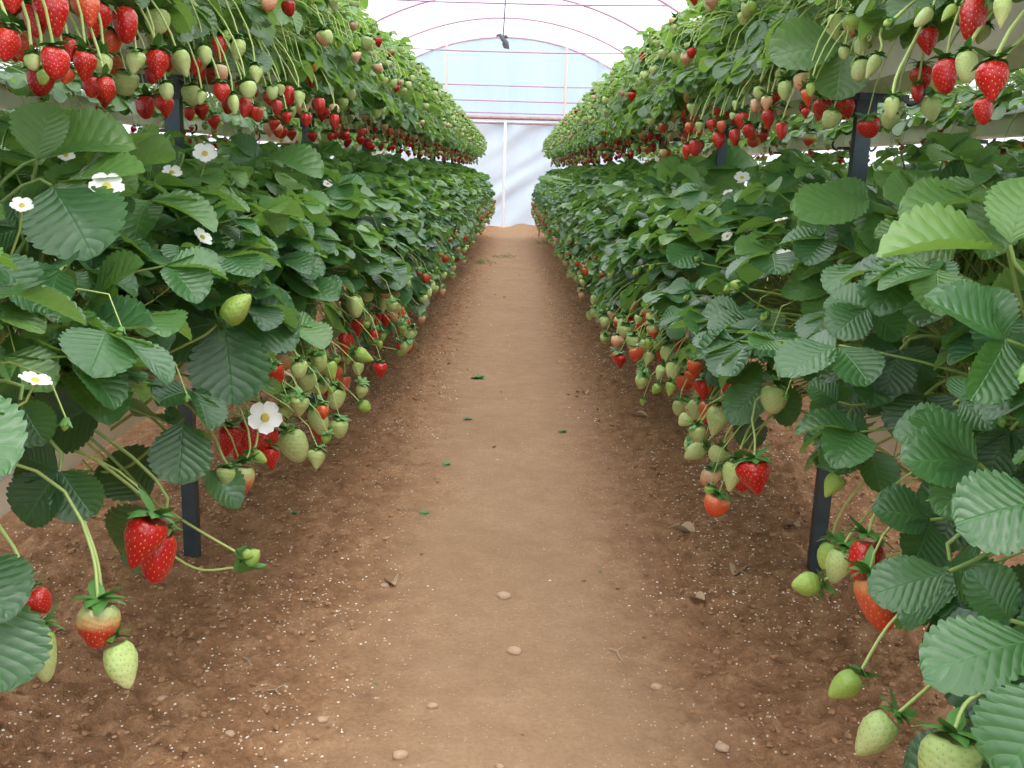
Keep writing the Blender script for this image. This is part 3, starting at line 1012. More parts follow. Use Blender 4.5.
HERO_LEAVES = [
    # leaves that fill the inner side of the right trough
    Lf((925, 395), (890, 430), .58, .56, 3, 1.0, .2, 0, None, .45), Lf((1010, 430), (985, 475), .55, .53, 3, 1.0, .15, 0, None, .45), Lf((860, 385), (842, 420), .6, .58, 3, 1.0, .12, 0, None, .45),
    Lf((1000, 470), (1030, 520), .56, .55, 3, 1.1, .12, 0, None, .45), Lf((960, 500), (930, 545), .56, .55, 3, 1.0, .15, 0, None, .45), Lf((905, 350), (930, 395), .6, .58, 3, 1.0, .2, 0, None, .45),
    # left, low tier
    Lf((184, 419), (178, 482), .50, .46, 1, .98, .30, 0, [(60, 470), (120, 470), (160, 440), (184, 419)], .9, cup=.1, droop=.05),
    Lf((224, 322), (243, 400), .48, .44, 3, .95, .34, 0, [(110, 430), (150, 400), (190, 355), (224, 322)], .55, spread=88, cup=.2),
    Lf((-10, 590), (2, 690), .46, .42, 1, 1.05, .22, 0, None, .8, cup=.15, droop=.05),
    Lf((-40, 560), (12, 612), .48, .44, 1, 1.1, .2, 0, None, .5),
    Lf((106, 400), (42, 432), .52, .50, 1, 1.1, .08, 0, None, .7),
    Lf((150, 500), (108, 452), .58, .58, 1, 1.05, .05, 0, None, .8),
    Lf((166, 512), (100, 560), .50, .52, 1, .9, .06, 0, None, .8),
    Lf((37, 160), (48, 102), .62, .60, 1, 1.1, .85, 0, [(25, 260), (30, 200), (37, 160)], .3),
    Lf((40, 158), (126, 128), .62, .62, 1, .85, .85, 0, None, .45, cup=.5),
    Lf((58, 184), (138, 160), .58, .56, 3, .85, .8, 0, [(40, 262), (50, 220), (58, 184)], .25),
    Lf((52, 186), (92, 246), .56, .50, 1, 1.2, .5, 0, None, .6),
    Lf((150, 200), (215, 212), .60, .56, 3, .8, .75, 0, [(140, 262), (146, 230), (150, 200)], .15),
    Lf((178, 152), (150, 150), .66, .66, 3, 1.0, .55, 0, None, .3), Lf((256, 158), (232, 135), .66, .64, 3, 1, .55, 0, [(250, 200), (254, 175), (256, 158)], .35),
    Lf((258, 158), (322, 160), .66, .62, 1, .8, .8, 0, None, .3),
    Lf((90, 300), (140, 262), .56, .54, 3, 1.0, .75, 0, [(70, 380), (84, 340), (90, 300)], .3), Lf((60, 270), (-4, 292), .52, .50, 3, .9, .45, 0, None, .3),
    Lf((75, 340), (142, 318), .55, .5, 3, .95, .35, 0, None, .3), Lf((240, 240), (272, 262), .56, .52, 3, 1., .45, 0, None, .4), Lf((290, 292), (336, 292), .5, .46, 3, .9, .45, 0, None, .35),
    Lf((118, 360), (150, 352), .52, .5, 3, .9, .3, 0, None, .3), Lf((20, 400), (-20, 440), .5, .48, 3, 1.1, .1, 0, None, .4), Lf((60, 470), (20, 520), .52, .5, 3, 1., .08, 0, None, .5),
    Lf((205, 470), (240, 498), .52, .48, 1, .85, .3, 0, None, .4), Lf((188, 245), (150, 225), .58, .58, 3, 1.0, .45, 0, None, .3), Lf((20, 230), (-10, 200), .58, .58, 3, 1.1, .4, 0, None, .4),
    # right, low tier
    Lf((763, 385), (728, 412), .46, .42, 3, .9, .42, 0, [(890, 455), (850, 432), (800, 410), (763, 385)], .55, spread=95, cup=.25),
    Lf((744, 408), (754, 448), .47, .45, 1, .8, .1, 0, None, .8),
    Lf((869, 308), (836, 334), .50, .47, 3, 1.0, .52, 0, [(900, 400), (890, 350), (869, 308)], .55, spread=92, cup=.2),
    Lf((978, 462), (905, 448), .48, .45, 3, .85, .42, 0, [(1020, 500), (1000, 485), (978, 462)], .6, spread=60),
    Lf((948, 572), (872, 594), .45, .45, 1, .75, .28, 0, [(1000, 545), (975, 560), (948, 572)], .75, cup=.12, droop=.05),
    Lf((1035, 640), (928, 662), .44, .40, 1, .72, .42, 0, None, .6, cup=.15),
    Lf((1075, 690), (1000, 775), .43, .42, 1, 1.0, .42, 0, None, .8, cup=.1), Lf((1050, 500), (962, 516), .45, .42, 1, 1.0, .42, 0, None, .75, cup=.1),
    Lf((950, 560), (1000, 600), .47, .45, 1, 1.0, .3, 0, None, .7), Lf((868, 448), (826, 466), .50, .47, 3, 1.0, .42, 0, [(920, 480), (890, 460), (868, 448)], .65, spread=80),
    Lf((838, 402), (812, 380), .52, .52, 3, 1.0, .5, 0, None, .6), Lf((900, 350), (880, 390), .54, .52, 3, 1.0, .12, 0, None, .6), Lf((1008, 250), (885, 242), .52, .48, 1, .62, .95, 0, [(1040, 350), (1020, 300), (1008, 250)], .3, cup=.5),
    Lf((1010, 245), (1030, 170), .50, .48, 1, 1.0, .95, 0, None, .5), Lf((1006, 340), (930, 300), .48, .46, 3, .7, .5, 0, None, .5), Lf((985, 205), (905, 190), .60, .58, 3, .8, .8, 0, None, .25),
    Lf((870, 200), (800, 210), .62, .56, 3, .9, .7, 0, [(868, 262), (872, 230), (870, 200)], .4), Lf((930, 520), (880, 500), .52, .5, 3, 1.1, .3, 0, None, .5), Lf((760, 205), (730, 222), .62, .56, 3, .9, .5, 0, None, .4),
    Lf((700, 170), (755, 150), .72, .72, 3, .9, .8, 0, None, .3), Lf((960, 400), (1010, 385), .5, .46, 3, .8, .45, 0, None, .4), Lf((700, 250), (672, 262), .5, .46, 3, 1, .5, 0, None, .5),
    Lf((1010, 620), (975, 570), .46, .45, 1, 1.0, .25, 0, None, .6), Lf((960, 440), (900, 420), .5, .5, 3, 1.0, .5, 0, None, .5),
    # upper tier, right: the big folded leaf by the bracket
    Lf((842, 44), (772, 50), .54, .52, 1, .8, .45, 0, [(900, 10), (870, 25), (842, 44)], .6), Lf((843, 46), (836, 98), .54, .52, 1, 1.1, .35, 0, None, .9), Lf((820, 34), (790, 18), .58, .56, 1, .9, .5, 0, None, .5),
]


def which(p, tier, plants):
    best = min(plants, key=lambda q: abs(q['o'][1] - p[1]) + (10 if q['side'] * p[0] < 0 or q['tier'] != tier else 0))
    return best


def loc(pl, p):
    o, mr = pl['o'], pl['mirror']
    return np.array(((p[0] - o[0]) * mr, (p[1] - o[1]) * mr, p[2] - o[2]))


def lvec(pl, v):
    return np.array((v[0] * pl['mirror'], v[1] * pl['mirror'], v[2]))


plants = []
for side in (-1, 1):
    for tier in ('low', 'up'):
        ys = []
        y = .72 if tier == 'low' else .95
        while y < 15.6:
            ys.append(y)
            y += .25
        for i, y in enumerate(ys):
            plants.append(dict(side=side, tier=tier, i=i, n=len(ys), mirror=-side,
                               o=(side * POST_X + rnd.uniform(-.015, .015), y + rnd.uniform(-.03, .03), LOW_TOP if tier == 'low' else UP_TOP),
                               hb=[], hl=[], hs=[], hf=[], hbud=[]))


def align(a, b):
    """rotation taking local -z to direction b-a"""
    d = (Vector(b) - Vector(a)).normalized()
    return (-Vector((0, 0, 1))).rotation_difference(d).to_matrix().to_4x4()


def stalk_pts(px, X, pl):
    return [loc(pl, atx(x, y, X * (1 + .0 * k))) for k, (x, y) in enumerate(px)]


for tier, lst in (('low', HERO_LOW), ('up', HERO_UP)):
    for (_, kind, top, tip, wpx, X, stalk) in lst:
        a, b = atx(top[0], top[1], X), atw(tip[0], tip[1], X, top)
        pl = which(a, tier, plants)
        la, lb = loc(pl, a), loc(pl, b)
        w = proj(a)[2]
        KEEP.append(((top[0] + tip[0]) / 2, (top[1] + tip[1]) / 2, wpx * .75, w))
        ln = float(np.linalg.norm(lb - la))
        wd = wpx * w / F_PX / .93
        rot = align(la, lb) @ Matrix.Rotation(rnd.uniform(0, 6.28), 4, 'Z')
        pl['hb'].append((kind, tuple(la), rot, ln, wd / ln))
        if stalk:
            pts = rooted([loc(pl, atw(x, y, X + .005 * (len(stalk) - 1 - k), top)) for k, (x, y) in enumerate(stalk)])
        else:
            s = np.array((rnd.uniform(.0, .10), la[1] + rnd.uniform(-.12, .12), .02))
            back = unit(la - lb)
            pts = bez(s, (la[0] * .7, la[1] + rnd.uniform(-.08, .08), rnd.uniform(.04, .16)), la + np.array((rnd.uniform(-.02, .01), rnd.uniform(-.02, .02), rnd.uniform(.05, .11))) + back * .01, la, 10)
        pl['hs'].append(pts)
for (px, py, spx, X, face) in HERO_FLOWERS:
    a = atx(px, py, X)
    pl = which(a, 'low', plants)
    face = .35 + .6 * face
    n = (EYE - a).normalized() * face + Vector((0, 0, 1)) * (1 - face)
    nl = Vector(lvec(pl, n)).normalized()
    rot = Vector((0, 0, 1)).rotation_difference(nl).to_matrix().to_4x4()
    la = loc(pl, a)
    KEEP.append((px, py, spx * .6, proj(a)[2]))
    pl['hf'].append((tuple(la), rot, spx * proj(a)[2] / F_PX / 1.08))
    nn = np.array(nl)
    pl['hs'].append(bez((.03, la[1] * .5, .02), (la[0] * .5, la[1] * .8, max(.05, la[2] * .5)), la - nn * .06 - np.array((0, 0, .03)), la, 10))
for (top, tip, X, stalk) in HERO_BUDS:
    a, b = atx(*top, X), atw(*tip, X, top)
    tier = 'up' if a.z > 1.15 else 'low'
    pl = which(a, tier, plants)
    la, lb = loc(pl, a), loc(pl, b)
    KEEP.append((top[0], top[1], 14, proj(a)[2]))
    pl['hbud'].append((tuple(la), align(la, lb), float(np.linalg.norm(lb - la)) * 1.25))
    if stalk:
        pl['hs'].append(rooted([loc(pl, atw(x, y, X + .005 * (len(stalk) - 1 - k), top)) for k, (x, y) in enumerate(stalk)]))
    else:
        pl['hs'].append(bez((.03, la[1] * .5, .02), (la[0] * .5, la[1] * .8, max(.05, la[2] * .7) + .06), la + (la - lb), la, 9))
for h in HERO_LEAVES:
    J, T = atx(*h['Jp'], h['X']), atw(*h['Tp'], h['X2'], h['Jp'])
    tier = 'up' if J.z > 1.15 else 'low'
    pl = which(J, tier, plants)
    n = (EYE - J).normalized() * h['face'] + Vector((0, 0, 1)) * (1 - h['face'])
    lj, lt = loc(pl, J), loc(pl, T)
    if h['face'] >= .5 or h['tone'] > .7:
        q = math.hypot(h['Tp'][0] - h['Jp'][0], h['Tp'][1] - h['Jp'][1])
        KEEP.append(((h['Jp'][0] + h['Tp'][0]) / 2, (h['Jp'][1] + h['Tp'][1]) / 2, q * .55, proj(J)[2]))
    if h['stalk']:
        k = len(h['stalk'])
        st = rooted([loc(pl, atw(x, y, h['X'] + .012 * (k - 1 - i), h['Jp'])) for i, (x, y) in enumerate(h['stalk'])])
    else:
        s = np.array((0.0, lj[1] * .4, .02))
        st = bez(s, (lj[0] * .15, lj[1] * .6, max(.15, lj[2] * .6)), lj - unit(lt - lj) * .06 + np.array((0, 0, .01)), lj, 10)
    pl['hl'].append(dict(J=lj, d=lt - lj, n=lvec(pl, n), L=float(np.linalg.norm(lt - lj)), tone=h['tone'], count=h['count'], w=h['w'], stalk=st,
                         spread=h['spread'], cup=h['cup'], droop=h['droop']))

def flatten(root):
    """the whole plant as one mesh, for distances where none of its parts can be made out"""
    V, F3, MI, UV, TN, mats, n = [], [], [], [], [], [], 0
    bpy.context.view_layer.update()
    for o in root.children_recursive:
        me = o.data
        co = np.empty(len(me.vertices) * 3, np.float32)
        me.vertices.foreach_get('co', co)
        mw = np.array(root.matrix_world.inverted() @ o.matrix_world)
        V.append(co.reshape(-1, 3) @ mw[:3, :3].T + mw[:3, 3])
        lv = np.empty(len(me.loops), np.int32)
        me.loops.foreach_get('vertex_index', lv)
        uv = np.empty(len(me.loops) * 2, np.float32)
        me.uv_layers[0].data.foreach_get('uv', uv)
        tn = np.empty(len(me.vertices), np.float32)
        me.attributes['tone'].data.foreach_get('value', tn)
        lt = np.empty(len(me.polygons), np.int32)
        me.polygons.foreach_get('loop_total', lt)
        mi = np.empty(len(me.polygons), np.int32)
        me.polygons.foreach_get('material_index', mi)
        idx = []
        for mt in me.materials:
            if mt not in mats:
                mats.append(mt)
            idx.append(mats.index(mt))
        MI.append(np.array(idx, np.int32)[mi])
        F3.append((lv + n, lt))
        UV.append(uv)
        TN.append(tn)
        n += len(me.vertices)
    me = bpy.data.meshes.new('strawberry_plant')
    V = np.concatenate(V)
    lv, lt = np.concatenate([a for a, _ in F3]), np.concatenate([b for _, b in F3])
    me.vertices.add(n)
    me.vertices.foreach_set('co', V.astype(np.float32).ravel())
    me.loops.add(len(lv))
    me.loops.foreach_set('vertex_index', lv.astype(np.int32))
    me.polygons.add(len(lt))
    me.polygons.foreach_set('loop_start', np.concatenate([[0], np.cumsum(lt)[:-1]]).astype(np.int32))
    me.polygons.foreach_set('loop_total', lt)
    me.update(calc_edges=True)
    for mt in mats:
        me.materials.append(mt)
    me.polygons.foreach_set('material_index', np.concatenate(MI))
    me.polygons.foreach_set('use_smooth', np.ones(len(lt), bool))
    me.uv_layers.new(name='UVMap').data.foreach_set('uv', np.concatenate(UV))
    me.attributes.new('tone', 'FLOAT', 'POINT').data.foreach_set('value', np.concatenate(TN))
    me.update()
    return me


# library of shared plants for the far stretches
LIB = {('low', d): [assemble('strawberry_plant', grow('low', 500 + i + 20 * d), d) for i in range(8)] for d in (0,)}
LIB[('low', 1)] = LIB[('low', 0)]
LIB[('up', 0)] = [assemble('strawberry_plant', grow('up', 700 + i), 0) for i in range(8)]
LIB[('far', 0)] = [assemble('strawberry_plant', grow('far', 900 + i), 0) for i in range(5)]
used = set()
FLAT = {k: [flatten(o) for o in LIB[(k, 0)][:5]] for k in ('low', 'up', 'far')}


def place(kind, d, i, p, mirror):
    lib = LIB[(kind, d)]
    if p[1] > (6.0 if kind == 'far' else 10.0):
        root = link('strawberry_plant', FLAT[kind][i % 5])
        root.location = p
        root.rotation_euler = (0, 0, 0 if mirror > 0 else PI)
        if kind == 'low':
            root.scale = (1.0 + .14 * min(1, max(0, (p[1] - 5) / 7)), 1, 1)
        return root
    src = lib[i % len(lib)]
    if src.name in used:
        root = copy_plant(src)
    else:
        root = src
        used.add(src.name)
    root.location = p
    root.rotation_euler = (0, 0, 0 if mirror > 0 else PI)
    if kind == 'low':
        root.scale = (1.0 + .14 * min(1, max(0, (p[1] - 5) / 7)), 1, 1)
    return root


SIDE = {-1: 'left', 1: 'right'}
TIER = {'low': 'lower', 'up': 'upper'}
for pl in plants:
    near = pl['o'][1] < 4.2
    if near:
        y = pl['o'][1]
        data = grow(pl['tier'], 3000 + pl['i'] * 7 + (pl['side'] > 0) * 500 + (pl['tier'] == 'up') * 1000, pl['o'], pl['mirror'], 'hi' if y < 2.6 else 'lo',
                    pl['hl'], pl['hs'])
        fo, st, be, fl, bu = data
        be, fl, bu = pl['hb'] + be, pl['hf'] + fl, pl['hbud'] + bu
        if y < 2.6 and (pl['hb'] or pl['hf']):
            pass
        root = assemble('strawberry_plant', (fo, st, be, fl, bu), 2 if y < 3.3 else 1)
        root.location = pl['o']
        root.rotation_euler = (0, 0, 0 if pl['mirror'] > 0 else PI)
    else:
        root = place(pl['tier'], 0, rnd.randrange(8) if pl['i'] % 3 else pl['i'], pl['o'], pl['mirror'])
        be, fl = [], []
    i, s, t = pl['i'], SIDE[pl['side']], TIER[pl['tier']]
    grp = f'strawberry plants in the {t} trough on the {s}'
    if i < 12:
        look = []
        if any(b[0] in ('red', 'orange') for b in be):
            look.append('red berries')
        if any(b[0] in ('pale', 'green') for b in be):
            look.append('green berries')
        if fl:
            look.append('white flowers')
        lk = (' with ' + ' and '.join(look[:2])) if look else ' thick with leaves'
        lab = f'strawberry plant{lk}, {ORD[i]} along the {t} {s} trough'
    else:
        lab = f'leafy strawberry plant in the long far stretch of the {t} {s} trough'
    tag(root, lab, 'plant', grp)

# second rows seen through the gap between the tiers
ROW2_X = 2.08
for side in (-1, 1):
    i, y = 0, 2.3
    while y < 14.5:
        root = place('far', 0, i, (side * ROW2_X, y, UP_TOP), -side)
        root.scale = (1.0, 1.7, 1.0)
        tag(root, f'pale green strawberry plant in the second row behind the {SIDE[side]} row', 'plant', f'strawberry plants in the second row on the {SIDE[side]}')
        y += .55
        i += 1
    y = 1.9
    while y < 8:
        root = place('far', 0, i, (side * ROW2_X, y, LOW_TOP), -side)
        root.scale = (1.0, 1.5, 1.5)
        tag(root, f'pale green strawberry plant low in the second row behind the {SIDE[side]} row', 'plant', f'low strawberry plants in the second row on the {SIDE[side]}')
        y += .55
        i += 1


# ------------------------------------------------------------------ troughs and posts
def trough(name, x, y0, y1, z, label, group):
    root = bpy.data.objects.new(name, None)
    root.location = (x, y0, z)
    C.objects.link(root)
    mb = MB()
    w, h, t = TROUGH_HALF, .10, .006
    sec = [(-w + .02, 0), (w - .02, 0), (w, h), (w + .012, h), (w + .012, h + t), (w - t, h + t), (w - .026, t), (-w + .026, t), (-w + t, h + t), (-w - .012, h + t), (-w - .012, h), (-w, h)]
    Ln = y1 - y0
    segs = int(Ln / .5)
    V = []
    for i in range(segs + 1):
        sag = -.002 * math.sin(i * PI / 3) ** 2
        V += [(a, Ln * i / segs, b + sag) for a, b in sec]
    k = len(sec)
    Fc = [(i * k + j, i * k + (j + 1) % k, (i + 1) * k + (j + 1) % k, (i + 1) * k + j) for i in range(segs) for j in range(k)]
    mb.add(V, Fc, 0)
    mb.add(V[:k], [tuple(range(k - 1, -1, -1))], 0)
    mb.add(V[-k:], [tuple(range(k))], 0)
    link('trough_body', mb.mesh('trough_body', ['trough'], False), root)
    mc = MB()
    nx, ny = 6, int(Ln / .08)
    X, Y = np.meshgrid(np.linspace(-w + .012, w - .012, nx), np.linspace(.01, Ln - .01, ny), indexing='ij')
    Z = h - .016 + .010 * np.sin(X * 40 + Y * 9) * np.cos(Y * 23) + .012 * (1 - (X / w) ** 2)
    idx = np.arange(nx * ny).reshape(nx, ny)
    Fc = np.stack([idx[:-1, :-1], idx[1:, :-1], idx[1:, 1:], idx[:-1, 1:]], -1).reshape(-1, 4)
    mc.add(np.stack([X, Y, Z], -1).reshape(-1, 3), Fc, 0)
    link('compost_fill', mc.mesh('compost_fill', ['compost']), root)
    ml = MB()
    # grey liner folded over both lips
    for s in (-1, 1):
        V = []
        for i in range(segs * 2 + 1):
            yy = Ln * i / (segs * 2)
            wob = .006 * math.sin(i * 1.7)
            V += [(s * (w - .03), yy, h + .004), (s * (w + .004), yy, h + .012), (s * (w + .020), yy, h + .006), (s * (w + .022), yy, h - .022 + wob)]
        Fc = [(i * 4 + j, i * 4 + j + 1, (i + 1) * 4 + j + 1, (i + 1) * 4 + j) for i in range(segs * 2) for j in range(3)]
        ml.add(V, Fc, 0)
    link('liner_sheet', ml.mesh('liner_sheet', ['sheet']), root)
    tag(root, label, 'trough', group)
    return root


for side in (-1, 1):
    for z, t in ((LOW_Z, 'lower'), (UP_Z, 'upper')):
        trough('growing_trough', side * POST_X, .45, 15.8, z, f'long cream plastic growing trough of the {t} tier on the {SIDE[side]} of the path', 'growing troughs beside the path')
    trough('growing_trough', side * ROW2_X, 1.3, 8.3, LOW_Z, f'low trough of the second row hidden in leaves behind the {SIDE[side]} row', 'growing troughs of the second rows')
    trough('growing_trough', side * ROW2_X, 1.6, 15.6, UP_Z, f'pale trough of the second row glimpsed behind the {SIDE[side]} row', 'growing troughs of the second rows')


def post_meshes():
    mb = MB()
    w, d, t, H = .018, .014, .004, UP_Z + .01
    sec = [(-w, -d), (w, -d), (w, d), (w - t, d), (w - t, -d + t), (-w + t, -d + t), (-w + t, d), (-w, d)]
    V = [(a, b, z) for z in (-.06, .3, .6, .9, H) for a, b in sec]
    Fc = [(i * 8 + j, i * 8 + (j + 1) % 8, (i + 1) * 8 + (j + 1) % 8, (i + 1) * 8 + j) for i in range(4) for j in range(8)]
    mb.add(V, Fc, 0)
    q = V[-8:]
    mb.add(q, [(0, 1, 4, 5), (1, 2, 3, 4), (0, 5, 6, 7)], 0)
    post = mb.mesh('post', ['post'], False)

    def bracket(hook):
        b = MB()
        box(b, -.098, .098, -.012, .012, -.020, -.002)
        box(b, -.024, .024, -.019, .019, -.055, -.016)
        for s in (-1, 1):
            pts = [(s * (.10), 0, -.02)] + [(s * (.10 + .034 * math.sin(a)), 0, .012 - .034 * math.cos(a)) for a in np.linspace(.2, 2.2, 7)]
            tube(b, pts, .007, 0, 6)
        return b.mesh('bracket', ['bracket'], False)
    return post, bracket(1)


POSTM, BRK = post_meshes()
pn = 0
for side in (-1, 1):
    for x, tag2 in ((POST_X, 'row'), (ROW2_X, 'second row')):
        ys = [2.42 + 1.55 * k for k in range(9)]
        if x == ROW2_X:
            ys = [3.2 + 1.55 * k for k in range(7)]
        for k, y in enumerate(ys):
            p = link('support_post', POSTM, None, (side * x, y, 0))
            lean = .012 if side > 0 and k == 0 else 0
            p.rotation_euler = (0, lean, 0)
            b = link('bracket', BRK, p, (0, 0, UP_Z))
            b['label'] = 'black bracket carrying the upper trough'
            if x == POST_X:
                b = link('bracket', BRK, p, (0, 0, LOW_Z))
                b['label'] = 'black bracket carrying the lower trough'
                tag(p, f'dark steel post, {ORD[k]} from the front in the {SIDE[side]} row beside the path', 'post', f'support posts of the {SIDE[side]} row')
            else:
                tag(p, f'dark steel post under the second row trough on the {SIDE[side]}', 'post', f'support posts of the second row on the {SIDE[side]}')


# ------------------------------------------------------------------ ground
GRIDS = {}


def vnoise(x, y, s, seed):
    if seed not in GRIDS:
        GRIDS[seed] = np.random.RandomState(seed).rand(256, 256)
    G = GRIDS[seed]
    xs, ys = x * s + 100, y * s + 100
    i, j = np.floor(xs).astype(int), np.floor(ys).astype(int)
    fx, fy = xs - i, ys - j
    fx, fy = fx * fx * (3 - 2 * fx), fy * fy * (3 - 2 * fy)
    g = lambda a, b: G[a % 256, b % 256]
    return (g(i, j) * (1 - fx) + g(i + 1, j) * fx) * (1 - fy) + (g(i, j + 1) * (1 - fx) + g(i + 1, j + 1) * fx) * fy - .5


def height(x, y):
    a = np.abs(x)
    loose = np.clip((a - .22) / .25, 0, 1)
    h = .012 * vnoise(x, y, 2.3, 1) + .010 * vnoise(x, y, 7, 2) * (.4 + loose) + (.018 * vnoise(x, y, 19, 3) + .020 * vnoise(x, y, 43, 4) + .013 * vnoise(x, y, 85, 5)) * (.10 + .90 * loose)
    h += .022 * np.clip((a - .30) / .35, 0, 1) - .008 * np.clip((a - .9) / .5, 0, 1)
    return h - .012


ys = [0.3]
while ys[-1] < 17.4:
    ys.append(ys[-1] + .007 * max(1.2, ys[-1] * .8))
ys = np.array(ys)
xs = np.concatenate([np.linspace(-3.9, -1.35, 30), np.arange(-1.32, 1.321, .0095), np.linspace(1.35, 3.5, 26)])
X, Y = np.meshgrid(xs, ys, indexing='ij')
Z = height(X, Y)
mb = MB()
idx = np.arange(len(xs) * len(ys)).reshape(len(xs), len(ys))
Fc = np.stack([idx[:-1, :-1], idx[1:, :-1], idx[1:, 1:], idx[:-1, 1:]], -1).reshape(-1, 4)
mb.add(np.stack([X, Y, Z], -1).reshape(-1, 3), Fc, 0)
struct('floor', mb.mesh('floor', ['soil']))
mb = MB()
box(mb, -30, 30, -12, 60, -.25, -.07)
struct('ground', mb.mesh('ground', ['soil'], False))
gz = lambda x, y: float(height(np.array([x]), np.array([y]))[0])


def scatter(name, mat, n, size, dens, seed, label, cat, flat=.6):
    r = np.random.RandomState(seed)
    mb = MB()
    base = np.array([(1, 0, 0), (0, 1, 0), (-1, 0, 0), (0, -1, 0), (.5, .5, .75), (-.5, .5, .75), (-.5, -.5, .75), (.5, -.5, .75), (0, 0, -.6)])
    fc = [(0, 1, 4), (1, 5, 4), (1, 2, 5), (2, 6, 5), (2, 3, 6), (3, 7, 6), (3, 0, 7), (0, 4, 7), (4, 5, 6), (4, 6, 7), (1, 0, 8), (2, 1, 8), (3, 2, 8), (0, 3, 8)]
    k = 0
    while k < n:
        x = r.uniform(-1.25, 1.25)
        y = .5 + 11 * r.rand() ** 1.9
        if r.rand() > dens(abs(x), x, y):
            continue
        s = size * r.uniform(.45, 1.5) * (1 if y < 3 else 1.15)
        a = r.uniform(0, 6.28)
        rot = np.array([(math.cos(a), -math.sin(a), 0), (math.sin(a), math.cos(a), 0), (0, 0, 1)])
        V = (base * r.uniform(.6, 1.3, (9, 3)) * (1, 1, flat)) @ rot.T * s
        mb.add(V + (x, y, gz(x, y) + s * flat * .4), fc, 0)
        k += 1
    o = link(name, mb.mesh(name, [mat], False))
    return tag(o, label, cat, None, 'stuff')


cl = lambda v: max(0, min(1, v))
patch = lambda x, y: cl(.25 + 2.6 * float(vnoise(np.array([x]), np.array([y]), 3.1, 77)[0]))
scatter('wood_chips', 'chip', 6500, .0034, lambda a, x, y: (.015 + .985 * cl((a - .24) / .3)) * (.3 + .7 * patch(x, y)), 8, 'scattered tan chips and crumbs of dry litter on the soil beside the path', 'litter', .5)
scatter('perlite_grains', 'perlite', 6000, .0026, lambda a, x, y: (.02 + .98 * cl((a - .22) / .3)) * patch(x, y), 5, 'scattered white perlite grains on the brown soil', 'perlite')
scatter('soil_crumbs', 'crumb', 9000, .0058, lambda a, x, y: .01 + .99 * cl((a - .28) / .3), 6, 'loose reddish brown soil crumbs along both path edges', 'soil', .8)


def rock_mesh(seed):
    r = np.random.RandomState(seed)
    mb = MB()
    nv, nu = 7, 10
    P = []
    f = r.uniform(.8, 1.2, (nv + 1, nu))
    for i in range(nv + 1):
        for j in range(nu):
            a, b = PI * i / nv, 2 * PI * j / nu
            q = 1 if i in (0, nv) else f[i, j]
            P.append((q * math.sin(a) * math.cos(b), .75 * q * math.sin(a) * math.sin(b), .55 * math.cos(a)))
    mb.add(P, [(i * nu + j, (i + 1) * nu + j, (i + 1) * nu + (j + 1) % nu, i * nu + (j + 1) % nu) for i in range(nv) for j in range(nu)], 0)
    return mb.mesh('stone', ['stone'])


STONES = [(504, 592, 8, 'flattened buff stone half buried in the middle of the path'), (515, 648, 8, 'rounded tan stone on the path, just before the flattened one'),
          (433, 702, 6, 'small brown stone on the path, lower left of the rounded one'), (400, 752, 9, 'buff stone at the very bottom of the path'),
          (722, 749, 8, 'brown pebble on loose soil by the lowest green berries'), (322, 716, 7, 'pale angular stone on dark soil at lower left'),
          (657, 682, 6, 'flat brown stone on the right edge of the trodden strip'), (385, 582, 5, 'pale stone beside a scrap of green on the left path edge'),
          (500, 764, 5, 'tiny white stone at the bottom centre edge'), (230, 732, 6, 'grey stone on the dark loose soil by the left row'),
          (163, 700, 6, 'broken pale chip lying on soil beneath the left berries')]
for i, (px, py, r_, lab) in enumerate(STONES):
    p = ground_at(px, py)
    s = r_ * p.y / F_PX
    o = link('stone', rock_mesh(20 + i), None, (p.x, p.y, gz(p.x, p.y) + s * .25))
    o.scale = (s, s, s)
    o.rotation_euler = (0, 0, rnd.uniform(-.5, .5))
    tag(o, lab, 'stone', 'stones on the soil')


def dry_leaf_mesh(seed):
    r = random.Random(seed)
    mb = MB()
    leaflet(mb, (0, -.5, .12), (0, 1, 0), (0, 0, 1), 1.0, .75, 'lo', .5, r.uniform(.5, .9), r.uniform(.1, .3), r.random())
    return mb.mesh('dry_leaf', ['dry_leaf'])


DRY = [(737, 575, 22, -.6, 'curled tan dry leaf under the first right post'), (697, 598, 18, .8, 'pale dry leaf lying left of the curled one by the right row'),
       (684, 530, 24, .9, 'dry leaf scrap on soil level with the right post'), (585, 392, 9, .2, 'tiny dry leaf in the trodden middle of the path'),
       (640, 418, 16, 1.1, 'crumpled grey leaf on the right half of the path'), (288, 385, 22, 1.4, 'dry leaf on perlite near the left hanging berries'),
       (392, 580, 20, .4, 'curled greyish dry leaf on the left path edge'), (925, 668, 26, .5, 'bleached dry leaf beneath the lowest right leaves'),
       (792, 530, 18, .3, 'brown dead leaf beside the foot of the first right post')]
for i, (px, py, r_, a, lab) in enumerate(DRY):
    p = ground_at(px, py)
    s = r_ * p.y / F_PX * 1.1
    o = link('dry_leaf', dry_leaf_mesh(i), None, (p.x, p.y, gz(p.x, p.y) + .003))
    o.scale = (s, s, s)
    o.rotation_euler = (rnd.uniform(-.1, .1), rnd.uniform(-.15, .15), a)
    tag(o, lab, 'leaf', 'dry leaves on the soil')


